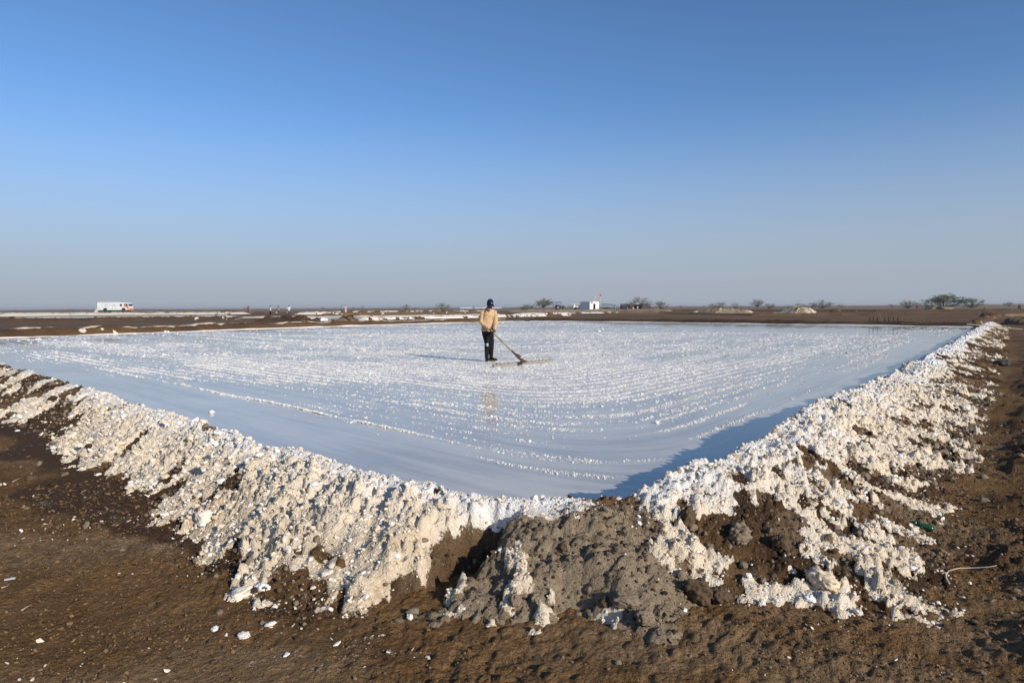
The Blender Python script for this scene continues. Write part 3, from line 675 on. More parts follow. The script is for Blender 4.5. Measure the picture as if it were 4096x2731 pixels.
ridge('earth_ridge', 'dark bank crossing behind the salt rubble heaps', [gpz(2560, 1244), gpz(3000, 1244), gpz(3500, 1247), gpz(4150, 1244)], 2.4, .30, wet=.55, salt=.05, seed=550, lumps=.7)
ridge('rubble_heap', 'low long heap of grey white rubble blocks on the brown flat', [gpz(2745, 1254), gpz(2860, 1255), gpz(3010, 1255)], 4.2, [.35, .7, .62, .3], salt=.34, warm=.5, wet=.1, dry=.9, seed=560, lumps=1.2, cat='heap', n_cross=25)
ridge('salt_heap', 'tall pale cream salt heap standing alone on the brown flat', [gpz(3085, 1252), gpz(3180, 1253), gpz(3265, 1253)], 5.0, [.25, .95, 1.05, .35], salt=.55, warm=.95, wet=0., dry=1., seed=570, lumps=.8, cat='heap', n_cross=25)
ridge('earth_mound', 'small dark mound to the right of the tall salt heap', [gpz(3315, 1249), gpz(3340, 1249), gpz(3365, 1249)], 2.2, .5, wet=.6, seed=575, lumps=.6, cat='mound')
ridge('earth_mound', 'pale sandy mound at the foot of the largest green bush', [gpz(3740, 1236), gpz(3780, 1237), gpz(3815, 1237)], 3., .55, dry=1., wet=0., warm=.6, salt=.3, seed=578, lumps=.3, cat='mound')
ridge('earth_mound', 'flat dark mound far behind, right of the parked bus', [gpz(870, 1246), gpz(890, 1246), gpz(915, 1246)], 3.5, .5, wet=.4, seed=579, lumps=.4, cat='mound')
ridge('earth_mound', 'dark lump of tipped earth beside the propped sticks', [gp(3925, 1268), gp(3950, 1268), gp(3985, 1268)], 1.5, .40, wet=.8, seed=581, lumps=1., cat='mound')
ridge('earth_ridge', 'dark broken bank carrying on beyond the end of the near salt bank', [gp(3930, 1304), gp(3990, 1272), gp(4030, 1262)], 1.0, .28, wet=.7, salt=.25, warm=.1, seed=583, lumps=1.0)
ridge('clod_bank', 'bank of churned dark clods behind the lying bamboo pole', [gp(3990, 1292), gp(4080, 1294), gp(4200, 1298)], 1.6, .26, wet=.45, dry=.2, seed=585, lumps=1.5)
ridge('clod_bank', 'row of pale clods on the dark ground beyond the lying pole', [gp(4030, 1266), gp(4120, 1264), gp(4200, 1264)], 1.6, .25, wet=.3, dry=.4, salt=.2, seed=587, lumps=1.5)
for i, (a, b, y0, h_) in enumerate(((60, 700, 1238, .9), (1250, 1700, 1231, .8), (2620, 3100, 1224, .8), (3100, 3900, 1219, .9), (3880, 4200, 1219, 1.6))):
    ridge('hill', None, [Vector((*gd(p, 620 + 40 * i).xy, .6)) for p in np.linspace(a, b, 5)], 30., [h_ * .3, h_, h_ * .7, h_, h_ * .4], dry=.2, wet=.1, seed=600 + 5 * i, lumps=.3)
    o = COL.objects[-1]
    for k in ('label', 'category'):
        if k in o: del o[k]
    o['kind'] = 'structure'
ridge('salt_strip', 'bright white salt line on the horizon behind the salt worker', [Vector((*gd(p, 560).xy, .6)) for p in (1835, 1950, 2010)], 14., .9, salt=1.1, warm=-.2, wet=0, seed=640, lumps=.1)
quad_water('pond', (gp(-300, 1277, .24), gp(-300, 1267, .24), gp(900, 1258, .24), gp(960, 1266, .24)), M_WATER2, .24, 12, 12)
quad_water('pond', (gp(1300, 1270, .10), gp(1300, 1277, .10), gp(1990, 1267, .10), gp(1960, 1264, .10)), M_WATER2, .10, 12, 12)

# ------------------------------------------------------------------ trees and bushes
def mat_leaf(name, a, c):
    b = MatB(name); g = b.geo(); f = b.noise(g, 2.5, 3, .6)
    return b.done(b.mix(b.ramp(f, .3, .7), a, c), .7, None, .2, Transmission_Weight=0.0)
M_BARK = mat_mudclod('grey_bark', (.07, .055, .04), (.14, .115, .085))
M_LEAF = [mat_leaf('dry_twigs', (.15, .13, .092), (.24, .205, .15)), mat_leaf('dusty_leaf', (.12, .128, .068), (.20, .20, .115)), mat_leaf('green_leaf', (.075, .105, .042), (.135, .17, .072))]
def tree_meshes(seed, style, leaves, clear=.0, lean=0.):
    """unit tree: about 1 high, crown radius about 1; clear = height of bare trunk"""
    rs = random.Random(seed); bt = NB(); tips = []
    n = 26 if leaves < 1000 else 44
    fork = Vector((rs.uniform(-.05, .05), rs.uniform(-.05, .05), clear * .8))
    if clear: tube(bt, [(0, 0, -.03), fork * .5 + Vector((rs.uniform(-.03, .03), 0, 0)), fork], [.035, .028, .024], 5)
    lobes = [(rs.uniform(0, 6.28), rs.uniform(.75, 1.15)) for _ in range(4)]
    for i in range(n):
        a = rs.uniform(0, math.tau); rho = rs.random() ** .55
        k = 1 + .22 * sum(math.cos(a - q) * (w - .95) * 3 for q, w in lobes) / 2
        top = (1.0 - .45 * rho ** 2) * rs.uniform(.86, 1.04)
        lo = clear + (.10 if not clear else .12)
        z = top if rs.random() < .6 else rs.uniform(min(lo, top), top)
        tip = Vector((math.cos(a) * rho * k + lean * z, math.sin(a) * rho * k, z))
        mid = fork.lerp(tip, .5) + Vector((rs.uniform(-.08, .08), rs.uniform(-.08, .08), .10 * (1 - rho) - .02)); r = .013 if style else .017
        tube(bt, [fork, fork.lerp(mid, .6), mid, tip], [r, r * .8, r * .6, r * .25], 3)
        tips.append((tip, mid))
        for _ in range(4):
            q = mid.lerp(tip, rs.uniform(.2, 1)); e = q + Vector((rs.gauss(0, .13), rs.gauss(0, .13), rs.gauss(.05, .07))); tube(bt, [q, e], [r * .35, r * .12], 3); tips.append((e, q))
    bl = NB()
    for i in range(leaves):
        t_, m_ = tips[rs.randrange(len(tips))]; c = m_.lerp(t_, rs.uniform(.35, 1.05)) + Vector((rs.gauss(0, .05), rs.gauss(0, .05), rs.gauss(0, .03)))
        c.z = max(c.z, .02)
        d1 = Vector((rs.gauss(0, 1), rs.gauss(0, 1), rs.gauss(0, .5))).normalized(); d2 = Matrix.Rotation(rs.uniform(0, 6.28), 3, d1) @ d1.orthogonal().normalized()
        l_, w_ = rs.uniform(.022, .05), rs.uniform(.008, .018)
        bl.faces.new([bl.verts.new(c - d2 * w_), bl.verts.new(c + d1 * l_), bl.verts.new(c + d2 * w_), bl.verts.new(c - d1 * l_ * .6)])
    return bm_mesh(bt, 'trunk'), bm_mesh(bl, 'crown')
TREE_SETS = {}
def tree(px, depth, width_px, height_px, style, leaves, label, seed, group='thorn bushes on the plain', clear=0., lean=0., name='thorn_bush', cat='bush', base_px=None):
    W = width_px * depth / F_PX; H = height_px * depth / F_PX
    tm, cm = tree_meshes(seed, style, leaves, clear, lean)
    p = gd(px, depth); root = empty(name, (p.x, p.y, gz(p) - .03), (seed * 1.7) % 6.28 if not lean else 0.)
    for nm, me, m in (('trunk', tm, M_BARK), ('crown', cm, M_LEAF[style])):
        link(nm, me, m, root)
    co = np.array([v.co for v in cm.vertices]); ext = np.percentile(np.abs(co[:, :2]), 97); 
    sxy = (W / 2) / max(ext, .05); sz = H / max(np.percentile(co[:, 2], 99), .2)
    root.scale = (sxy, sxy, sz)
    tag(root, label, cat, group); return root
TREES = [ # px, depth, width, height, style, leaves, label
 (1625, 195, 42, 27, 0, 900, 'bare grey thorn tree standing between the far people and the man', 1),
 (1765, 190, 66, 33, 1, 1500, 'feathery green thorn bush just left of the salt worker', 2),
 (2335, 262, 66, 30, 0, 1300, 'dry thorn bush rising behind the white car', 4),
 (2555, 262, 100, 46, 1, 2200, 'wide thorn tree spreading above the roof of the long hut', 5),
 (2645, 215, 62, 32, 1, 1600, 'round grey green bush right of the long hut', 6),
 (2868, 205, 64, 30, 0, 1300, 'wind swept grey bush above the low rubble heap', 8),
 (2942, 225, 30, 27, 0, 900, 'narrow upright grey bush next to the wind swept one', 9),
 (3030, 210, 50, 40, 0, 1300, 'taller flat topped thorn tree with a clear dark trunk', 10),
 (3078, 215, 44, 22, 0, 1000, 'low grey bush close beside the flat topped tree', 11),
 (3198, 230, 50, 21, 1, 1100, 'dark bush directly behind the tall salt heap', 12),
 (3246, 250, 34, 20, 0, 800, 'small bush between the salt heap bush and the broad one', 13),
 (3292, 215, 82, 33, 1, 1900, 'broad arching thorn bush right of the salt heap', 14),
 (3362, 320, 26, 15, 1, 700, 'small round bush alone right of the broad arching one', 15),
 (3568, 330, 40, 14, 0, 800, 'faint low bush left of the bare pair by the stakes', 16),
 (3632, 185, 62, 34, 0, 1500, 'bare branching thorn bush behind the row of stakes', 17),
 (3668, 195, 40, 24, 0, 900, 'bare low bush leaning toward the largest green bush', 18),
 (3775, 172, 150, 56, 2, 5200, 'largest dense green thorn bush with a rising right crown', 19),
 (3890, 185, 88, 40, 2, 2200, 'open light green thorn bush right of the largest one', 20),
 (4035, 320, 40, 18, 2, 1400, 'compact round green bush standing far off on its own', 21)]
for px, dep, w_, h_, st, lv, lb, sd in TREES:
    tree(px, dep, w_, h_, st, lv, lb, sd, clear=.25 if sd in (1, 10) else 0., lean=.25 if sd in (8, 19) else 0.)
# the big tree with a bush at its foot
tree(2172, 178, 74, 50, 1, 2600, 'flat topped thorn tree with clear trunk left of the tractor', 33, clear=.34, lean=.18, name='thorn_tree', cat='tree')
tree(2110, 176, 62, 28, 2, 2200, 'dense green bush at the foot of the flat topped tree', 34)
FAR = ((640, 20, 7, 1, 'tiny horizon bush between the bus and the woman in red'), (985, 26, 13, 1, 'small rounded far bush right behind the woman in red'), (1178, 16, 6, 0, 'tiny far bush just right of the person in white shirt'), (1292, 22, 11, 0, 'far bush halfway from the white shirt to the couple'),
 (1414, 20, 10, 0, 'low far bush close to the person in pink'), (1450, 20, 15, 1, 'round green far bush between the pink dress and the bare tree'), (1660, 26, 8, 0, 'flat far bush next to the bare grey thorn tree'), (1714, 14, 8, 0, 'tiny far bush left of the feathery green thorn bush'), (1895, 18, 9, 0, 'tiny bush above the bright white salt line on the horizon'), (2278, 26, 14, 0, 'pale far bush between the tractor and the car'),
 (2722, 22, 11, 0, 'small far bush standing alone right of the round grey green bush'), (2815, 16, 9, 0, 'tiny far bush left of the wind swept grey bush'), (2838, 20, 12, 0, 'small far bush touching the wind swept grey bush'), (2966, 14, 7, 1, 'tiny far bush between the narrow upright bush and the flat topped tree'), (3150, 16, 8, 1, 'tiny far bush left of the tall salt heap'), (60, 30, 5, 0, 'flat faint bush on the horizon well left of the bus'), (290, 26, 5, 0, 'flat faint bush on the horizon next to the bus rear'))
for i, (px, w_, h_, st, lb) in enumerate(FAR):
    tree(px, 420 + (i * 37) % 120, w_, h_, st, 420, lb, 60 + i, group='far bushes on the horizon', name='far_bush')

# ------------------------------------------------------------------ cloth, skin, paint
M_SKIN = plain('brown_skin', (.115, .052, .030), .6, .2)
M_SWEATER = plain('tan_knit', (.55, .37, .205), .9, .1, .06, 30.)
M_TROUSER = plain('black_cloth', (.012, .012, .014), .85, .15)
M_BOOT = plain('black_rubber', (.010, .010, .011), .4, .25)
M_SOLE = plain('dirty_sole', (.42, .38, .26), .8)
M_CAP = plain('navy_cloth', (.010, .023, .062), .85, .05)
M_GREYTRIM = plain('grey_trim', (.30, .29, .28), .7)
M_HAIR = plain('black_hair', (.010, .008, .007), .8, .05)
M_WHITE = plain('white_paint', (.80, .80, .78), .45, .4, .04)
M_OFFWHITE = plain('off_white_cloth', (.72, .70, .66), .85, .1, .08)
M_BLACK = plain('black', (.012, .012, .013), .5)
M_GLASS = plain('dark_glass', (.02, .025, .03), .08, .6)
M_RED = plain('red_cloth', (.42, .035, .04), .8)
M_REDPRINT = plain('red_print', (.6, .03, .03), .7)
M_BAMBOO = plain('weathered_bamboo', (.52, .42, .28), .6, .3, .18, 9.)
M_WOOD = plain('wet_brown_wood', (.15, .075, .04), .6, .3, .25, 14.)
M_DARKWOOD = plain('dark_wet_wood', (.025, .018, .013), .7)
M_BAR = plain('grey_worn_wood', (.30, .28, .24), .7, .2, .15, 20.)
def scarf_mat():
    b = MatB('red_check_cloth'); g = b.coord(); c = b.n('ShaderNodeTexChecker'); b.l(g, c.inputs['Vector']); c.inputs['Scale'].default_value = 55.
    c.inputs['Color1'].default_value = (.36, .035, .045, 1); c.inputs['Color2'].default_value = (.50, .36, .32, 1)
    return b.done(c.outputs['Color'], .85, None, .1)
M_SCARF = scarf_mat()

# ------------------------------------------------------------------ the salt worker
def rotated(yaw, pitch): return Matrix.Rotation(yaw, 3, 'Z') @ Matrix.Rotation(pitch, 3, 'X')
def worker():
    p0 = gp(1943, 1446, 0.); root = empty('person', (p0.x, p0.y, 0))
    tag(root, 'man in tan sweater, black trousers, rubber boots and navy cap raking salt', 'person')
    V = Vector
    rsh, relb, rwr, rhd = V((-.075, .02, 1.375)), V((-.122, -.03, 1.09)), V((.095, -.205, .915)), V((.165, -.235, .865))
    lsh, lelb, lwr, lhd = V((.250, .05, 1.375)), V((.292, -.02, 1.11)), V((.262, -.20, .885)), V((.262, -.285, .815))
    B = gp(2094, 1451, .075) - Vector((p0.x, p0.y, 0)); A = V((.130, -.205, .905)); ax = (B - A).normalized()
    def on_handle(p): return A + ax * (p - A).dot(ax)
    rg, lg = on_handle(rhd), on_handle(lhd + ax * .02)
    hc, hr = V((.135, -.055, 1.595)), rotated(rad(24), rad(22))            # face looks along -y of hr
    H = lambda x, y, z: hc + hr @ V((x, y, z))
    # body, one surface
    bm = NB()
    tube(bm, [(.05, .03, .86), (.05, .03, 1.0), (.075, .03, 1.2), (.088, .03, 1.36), (.09, .03, 1.45)], [(.16, .105), (.15, .10), (.165, .11), (.17, .11), (.10, .07)], 16, axis=(1, .1, 0))
    tube(bm, [(.095, .02, 1.40), (.10, .0, 1.50), (.12, -.025, 1.57)], [.065, .056, .055], 12)
    for sh, el, wr in ((rsh, relb, rwr), (lsh, lelb, lwr)): tube(bm, [sh, sh.lerp(el, .5), el, el.lerp(wr, .4), wr], [.055, .047, .041, .038, .027], 10)
    for hp, kn, an in ((V((-.02, .02, .88)), V((.045, -.045, .49)), V((.03, .02, .10))), (V((.12, .05, .88)), V((.155, .02, .49)), V((.145, .11, .10)))):
        tube(bm, [hp, hp.lerp(kn, .5), kn, kn.lerp(an, .35), an], [.080, .066, .044, .042, .032], 10)
    # head: skull, face, jaw, nose, brows, ears, lips
    ball(bm, H(0, .012, .035), (.075, .094, .088), 16, hr); ball(bm, H(0, -.030, -.040), (.058, .062, .072), 14, hr); ball(bm, H(0, -.052, -.088), (.034, .034, .028), 10, hr)
    tube(bm, [H(0, -.088, .012), H(0, -.108, -.022), H(0, -.098, -.034)], [.010, .017, .013], 8)
    ball(bm, H(0, -.080, .022), (.052, .014, .012), 10, hr); ball(bm, H(0, -.090, -.056), (.024, .012, .010), 8, hr)
    for q in (-1, 1): ball(bm, H(q * .076, .012, -.008), (.012, .022, .033), 8, hr)
    # hands: palm, four bent fingers and a thumb closing round the handle
    def hand(wr, g, side):
        pal = (g - wr); pc = g - pal.normalized() * .045
        out = (pc - g); out = (out - ax * out.dot(ax)).normalized(); oth = ax.cross(out)
        tube(bm, [wr, wr.lerp(pc, .6), pc, g + out * .026], [(.026, .021), (.038, .020), (.042, .019), (.036, .014)], 10, axis=ax)
        for k, (o_, ln) in enumerate(((-.033, .92), (-.011, 1.0), (.011, .96), (.032, .80))):
            c = g + ax * o_
            pts = [c + out * .034, *[c + (out * math.cos(a * ln) + oth * side * math.sin(a * ln)) * .0285 for a in (.7, 1.5, 2.3, 3.1, 3.8)]]
            tube(bm, pts, [.0105, .0100, .0097, .0092, .0088, .0078], 7)
        c = g - ax * .045
        tube(bm, [pc - ax * .028, c + (out * .8 - oth * side * .6) * .031, c + (-out * .2 - oth * side) * .030, c + ax * .012 + (-out - oth * side * .35) * .027], [.014, .0125, .0115, .009], 7)
    hand(rwr, rg, 1); hand(lwr, lg, 1)
    link('body', remesh(bm, .0075, 'body', 1), M_SKIN, root)
    # sweater
    bm = NB()
    tube(bm, [(.052, .03, .845), (.05, .03, .90), (.052, .03, 1.0), (.07, .025, 1.15), (.085, .02, 1.30), (.09, .028, 1.40), (.092, .028, 1.45), (.095, .028, 1.50)], [(.166, .126), (.170, .132), (.160, .128), (.160, .126), (.166, .126), (.135, .105), (.100, .085), (.068, .068)], 20, axis=(1, .12, 0))
    for sh, el, wr in ((rsh, relb, rwr), (lsh, lelb, lwr)):
        tube(bm, [sh.lerp(V((.09, .03, 1.42)), .55), sh.lerp(V((.09, .03, 1.405)), .22), sh + (el - sh) * .06, sh.lerp(el, .5), el, el.lerp(wr, .35), el.lerp(wr, .75), wr, wr + (wr - el).normalized() * .012], [.055, .066, .073, .070, .065, .061, .050, .042, .040], 12)
    def folds(co):
        f = (fbm(co[:, 0] * 9 + co[:, 2] * 5, co[:, 2] * 16 - co[:, 0] * 8, 700, 3) - .5) * .040
        return f + (vn(co[:, 0] * 60, co[:, 2] * 60, 703) - .5) * .002
    sw = link('sweater', remesh(bm, .009, 'sweater', 2, folds), M_SWEATER, root)
    bm = NB(); tube(bm, [(.052, .03, .838), (.052, .03, .868)], [(.166, .127), (.171, .132)], 24, axis=(1, .12, 0)); part('hem', bm, M_SWEATER, sw, True)
    for wr, el in ((rwr, relb), (lwr, lelb)):
        d = (wr - el).normalized(); bm = NB(); tube(bm, [wr - d * .035, wr + d * .014], [.045, .041], 12); part('cuff', bm, M_SWEATER, sw, True)
    # trousers
    bm = NB()
    tube(bm, [(.05, .03, .80), (.05, .03, .87), (.05, .03, .93)], [(.150, .115), (.165, .122), (.160, .118)], 16, axis=(1, .12, 0))
    for hp, kn, an in ((V((-.022, .02, .86)), V((.045, -.040, .50)), V((.034, .0, .26))), (V((.125, .05, .86)), V((.155, .02, .50)), V((.148, .075, .26)))):
        tube(bm, [hp, hp.lerp(kn, .5), kn, kn.lerp(an, .5), an], [.098, .088, .074, .070, .052], 12)
    tr = link('trousers', remesh(bm, .010, 'trousers', 2, lambda co: (fbm(co[:, 0] * 8, co[:, 2] * 14, 710, 3) - .5) * .024), M_TROUSER, root)
    bm = NB(); box(bm, (.045, -.122, .475), (.066, .004, .078), rz=.1); part('knee_patch', bm, M_OFFWHITE, tr)
    bm = NB(); box(bm, (.054, -.125, .472), (.020, .004, .022), rz=.1); part('patch_print', bm, M_BLACK, tr)
    for zz, xx in ((.53, .222), (.62, .226)):
        bm = NB(); tube(bm, [(xx - .012, .0, zz), (xx + .006, -.004, zz - .02), (xx + .012, -.004, zz - .045)], [.012, .010, .003], 6); part('torn_flap', bm, M_TROUSER, tr)
    # boots
    for an, top, toe, hd in ((V((.03, .02, .09)), V((.036, -.012, .44)), V((.075, -.155, .045)), 0), (V((.145, .11, .09)), V((.152, .055, .43)), V((.315, -.005, .045)), 1)):
        f = (toe - an); f.z = 0; f.normalize(); bm = NB()
        tube(bm, [top, top.lerp(an, .4), top.lerp(an, .8), an, V((an.x, an.y, .035)) - f * .01], [.072, .068, .056, .052, .050], 14)
        tube(bm, [V((an.x, an.y, .06)) - f * .04, V((an.x, an.y, .075)), V((an.x, an.y, .06)) + f * .10, V((an.x, an.y, .05)) + f * .17, V((an.x, an.y, .045)) + f * .205], [(.046, .045), (.052, .05), (.047, .042), (.047, .036), (.030, .022)], 12, axis=f.cross(V((0, 0, 1))))
        bt = link('boot', remesh(bm, .009, 'boot', 2), M_BOOT, root)
        bm = NB(); tube(bm, [top + V((0, 0, .0)), top + V((0, 0, .018))], [.073, .074], 16); part('boot_rim', bm, M_BOOT, bt, True)
        bm = NB(); c = V((an.x, an.y, .015)); n = f.cross(V((0, 0, 1)))
        out = [c + f * a + n * b for a, b in ((-.055, -.03), (-.062, .0), (-.055, .03), (0, .042), (.10, .045), (.18, .043), (.215, .02), (.215, -.02), (.18, -.043), (.10, -.045), (0, -.042))]
        lo = [bm.verts.new(p - V((0, 0, .012))) for p in out]; hi = [bm.verts.new(p + V((0, 0, .014))) for p in out]
        bm.faces.new(lo); bm.faces.new(list(reversed(hi)))
        for i in range(len(out)): bm.faces.new((lo[i], lo[(i + 1) % len(out)], hi[(i + 1) % len(out)], hi[i]))
        part('sole', bm, M_SOLE, bt)
    # head dress
    bm = NB(); ball(bm, H(0, .040, -.012), (.084, .078, .098), 16, hr); ball(bm, H(0, .020, .0), (.084, .06, .05), 12, hr)
    hh = link('hair', remesh(bm, .010, 'hair', 1), M_HAIR, root)
    bm = NB(); ball(bm, H(0, -.050, -.078), (.056, .048, .040), 12, hr); ball(bm, H(0, -.098, -.046), (.030, .010, .007), 8, hr)
    link('beard', remesh(bm, .007, 'beard', 1), M_HAIR, root)
    for q in (-1, 1):
        bm = NB(); ball(bm, H(q * .030, -.086, .002), (.012, .008, .007), 8, hr); part('eye', bm, M_HAIR, root, True)
    bm = NB(); bmesh.ops.create_uvsphere(bm, u_segments=24, v_segments=16, radius=1.0)
    bmesh.ops.delete(bm, geom=[v for v in bm.verts if v.co.z < -.05], context='VERTS')
    for v in bm.verts: v.co = H(v.co.x * .088, v.co.y * .104 + .008, v.co.z * (.106 if v.co.z > 0 else .05) + .035)
    bmesh.ops.solidify(bm, geom=bm.faces[:], thickness=.006)
    cap = part('cap', bm, M_CAP, root, True)
    bm = NB(); edge = []; rows = []
    for j in range(6):
        row = []
        for i in range(13):
            a = (i / 12 - .5) * 2.0; r = .075 + j * .0145
            xx = math.sin(a) * (.086 + .006 * j); yy = -math.cos(a) * .095 + .008 - j * .0155 * max(0, math.cos(a)) ** .6
            row.append((xx, yy, .030 - .020 * (xx / .09) ** 2 - j * .0085))
        rows.append(row)
    vv = [[bm.verts.new(H(*p)) for p in row] for row in rows]
    for j in range(5):
        for i in range(12): bm.faces.new((vv[j][i], vv[j][i + 1], vv[j + 1][i + 1], vv[j + 1][i]))
    bmesh.ops.solidify(bm, geom=bm.faces[:], thickness=.004); br = part('brim', bm, M_CAP, cap, True)
    bm = NB(); tube(bm, [H(*p) for p in rows[-1]], .0032, 6); part('brim_edge', bm, M_GREYTRIM, cap, True)
    bm = NB(); ball(bm, H(0, .008, .142), (.008, .008, .005), 8, hr); part('cap_button', bm, M_CAP, cap, True)
    bm = NB()
    for k in range(5): box(bm, H(-.018 + k * .009, -.1015, .058), (.0065, .004, .010), rz=rad(24), rx=rad(10))
    part('cap_lettering', bm, M_WHITE, cap)
    bm = NB(); prism(bm, [(-.007, .0), (.007, 0), (0, .016)], -.002, .002)
    for v in bm.verts: v.co = H(v.co.x, v.co.y - .0985, v.co.z + .070)
    part('cap_emblem', bm, M_REDPRINT, cap)
    # scarf tucked into the neckline
    bm = NB(); pts = [V((.10, .012, 1.475)) + V((math.cos(a) * .075, math.sin(a) * .072, -.012 + .028 * math.sin(a))) for a in [k * math.tau / 14 for k in range(15)]]
    tube(bm, pts, .022, 8)
    tube(bm, [(.06, -.085, 1.475), (.105, -.118, 1.425), (.125, -.122, 1.385)], [(.030, .012), (.030, .012), (.010, .008)], 8)
    tube(bm, [(.15, -.075, 1.475), (.135, -.112, 1.43), (.128, -.122, 1.39)], [(.026, .012), (.024, .012), (.010, .008)], 8)
    link('scarf', remesh(bm, .008, 'scarf', 1), M_SCARF, root)
    # the rake he holds
    rk = empty('salt_rake', (p0.x + B.x, p0.y + B.y, 0)); tag(rk, 'long bamboo handled salt rake with wide grey wooden bar held by the man', 'rake')
    o = V((B.x, B.y, 0)); b0, b1 = gp(1972, 1465, .03) - V((p0.x, p0.y, 0)), gp(2208, 1443, .03) - V((p0.x, p0.y, 0))
    bm = NB(); n = 14
    pts = [A + (B - A) * (k / n) - o for k in range(n + 1)]; tube(bm, pts[:11], [.0235 - .0002 * k + (.002 if k in (3, 7) else 0) for k in range(11)], 10)
    hd = part('handle', bm, M_BAMBOO, rk, True)
    for f_ in (.46, .52, .62): 
        bm = NB(); c = A + (B - A) * f_ - o; tube(bm, [c - ax * .006, c + ax * .006], .0215, 10); part('binding', bm, M_BLACK, hd)
    bm = NB(); side = V((b1 - b0)).normalized(); q0 = A + (B - A) * .66 - o; q1 = B - o
    secs = []
    for f_, lo, hi in ((0, .018, .020), (.25, .026, .026), (.42, .032, .10), (.62, .034, .145), (.82, .036, .150), (.94, .036, .155), (1.0, .034, .13)):
        c = q0.lerp(q1, f_); secs.append([c - side * lo + V((0, 0, -.012)), c + side * hi + V((0, 0, -.004)), c + side * hi + V((0, 0, .026)), c - side * lo + V((0, 0, .030))])
    vv = [[bm.verts.new(p) for p in s_] for s_ in secs]
    for a_, c_ in zip(vv, vv[1:]):
        for i in range(4): bm.faces.new((a_[i], a_[(i + 1) % 4], c_[(i + 1) % 4], c_[i]))
    bm.faces.new(vv[0]); bm.faces.new(list(reversed(vv[-1]))); bmesh.ops.bevel(bm, geom=bm.edges[:], offset=.006, segments=2, affect='EDGES')
    part('wooden_shoe', bm, M_WOOD, rk, True)
    bm = NB(); ball(bm, q0.lerp(q1, .66) + side * .075 + V((0, 0, .026)), (.055, .07, .016), 10); ball(bm, q0.lerp(q1, .80) + side * .11 + V((0, 0, .026)), (.045, .05, .014), 10)
    link('salt_cake', remesh(bm, .009, 'salt_cake', 1, lambda co: (fbm(co[:, 0] * 40, co[:, 1] * 40, 720, 2) - .5) * .02), M_SALT_W, rk)
    bm = NB(); d = (b1 - b0); ctr = (b0 + b1) / 2 - o; box(bm, (ctr.x, ctr.y, .045), (d.length, .050, .085), rz=math.atan2(d.y, d.x), bevel=.008)
    bar = part('rake_bar', bm, M_BAR, rk)
    nrm = V((d.y, -d.x, 0)).normalized()
    for k in range(15):
        c = b0 - o + d * ((k + .6) / 15.5) + nrm * .027; bm = NB(); tube(bm, [c + V((0, 0, .05)), c + nrm * .008 + V((0, 0, .05))], .013 if k % 3 else .018, 7); part('tine_peg', bm, M_BLACK, bar)
    return p0
MAN = worker()

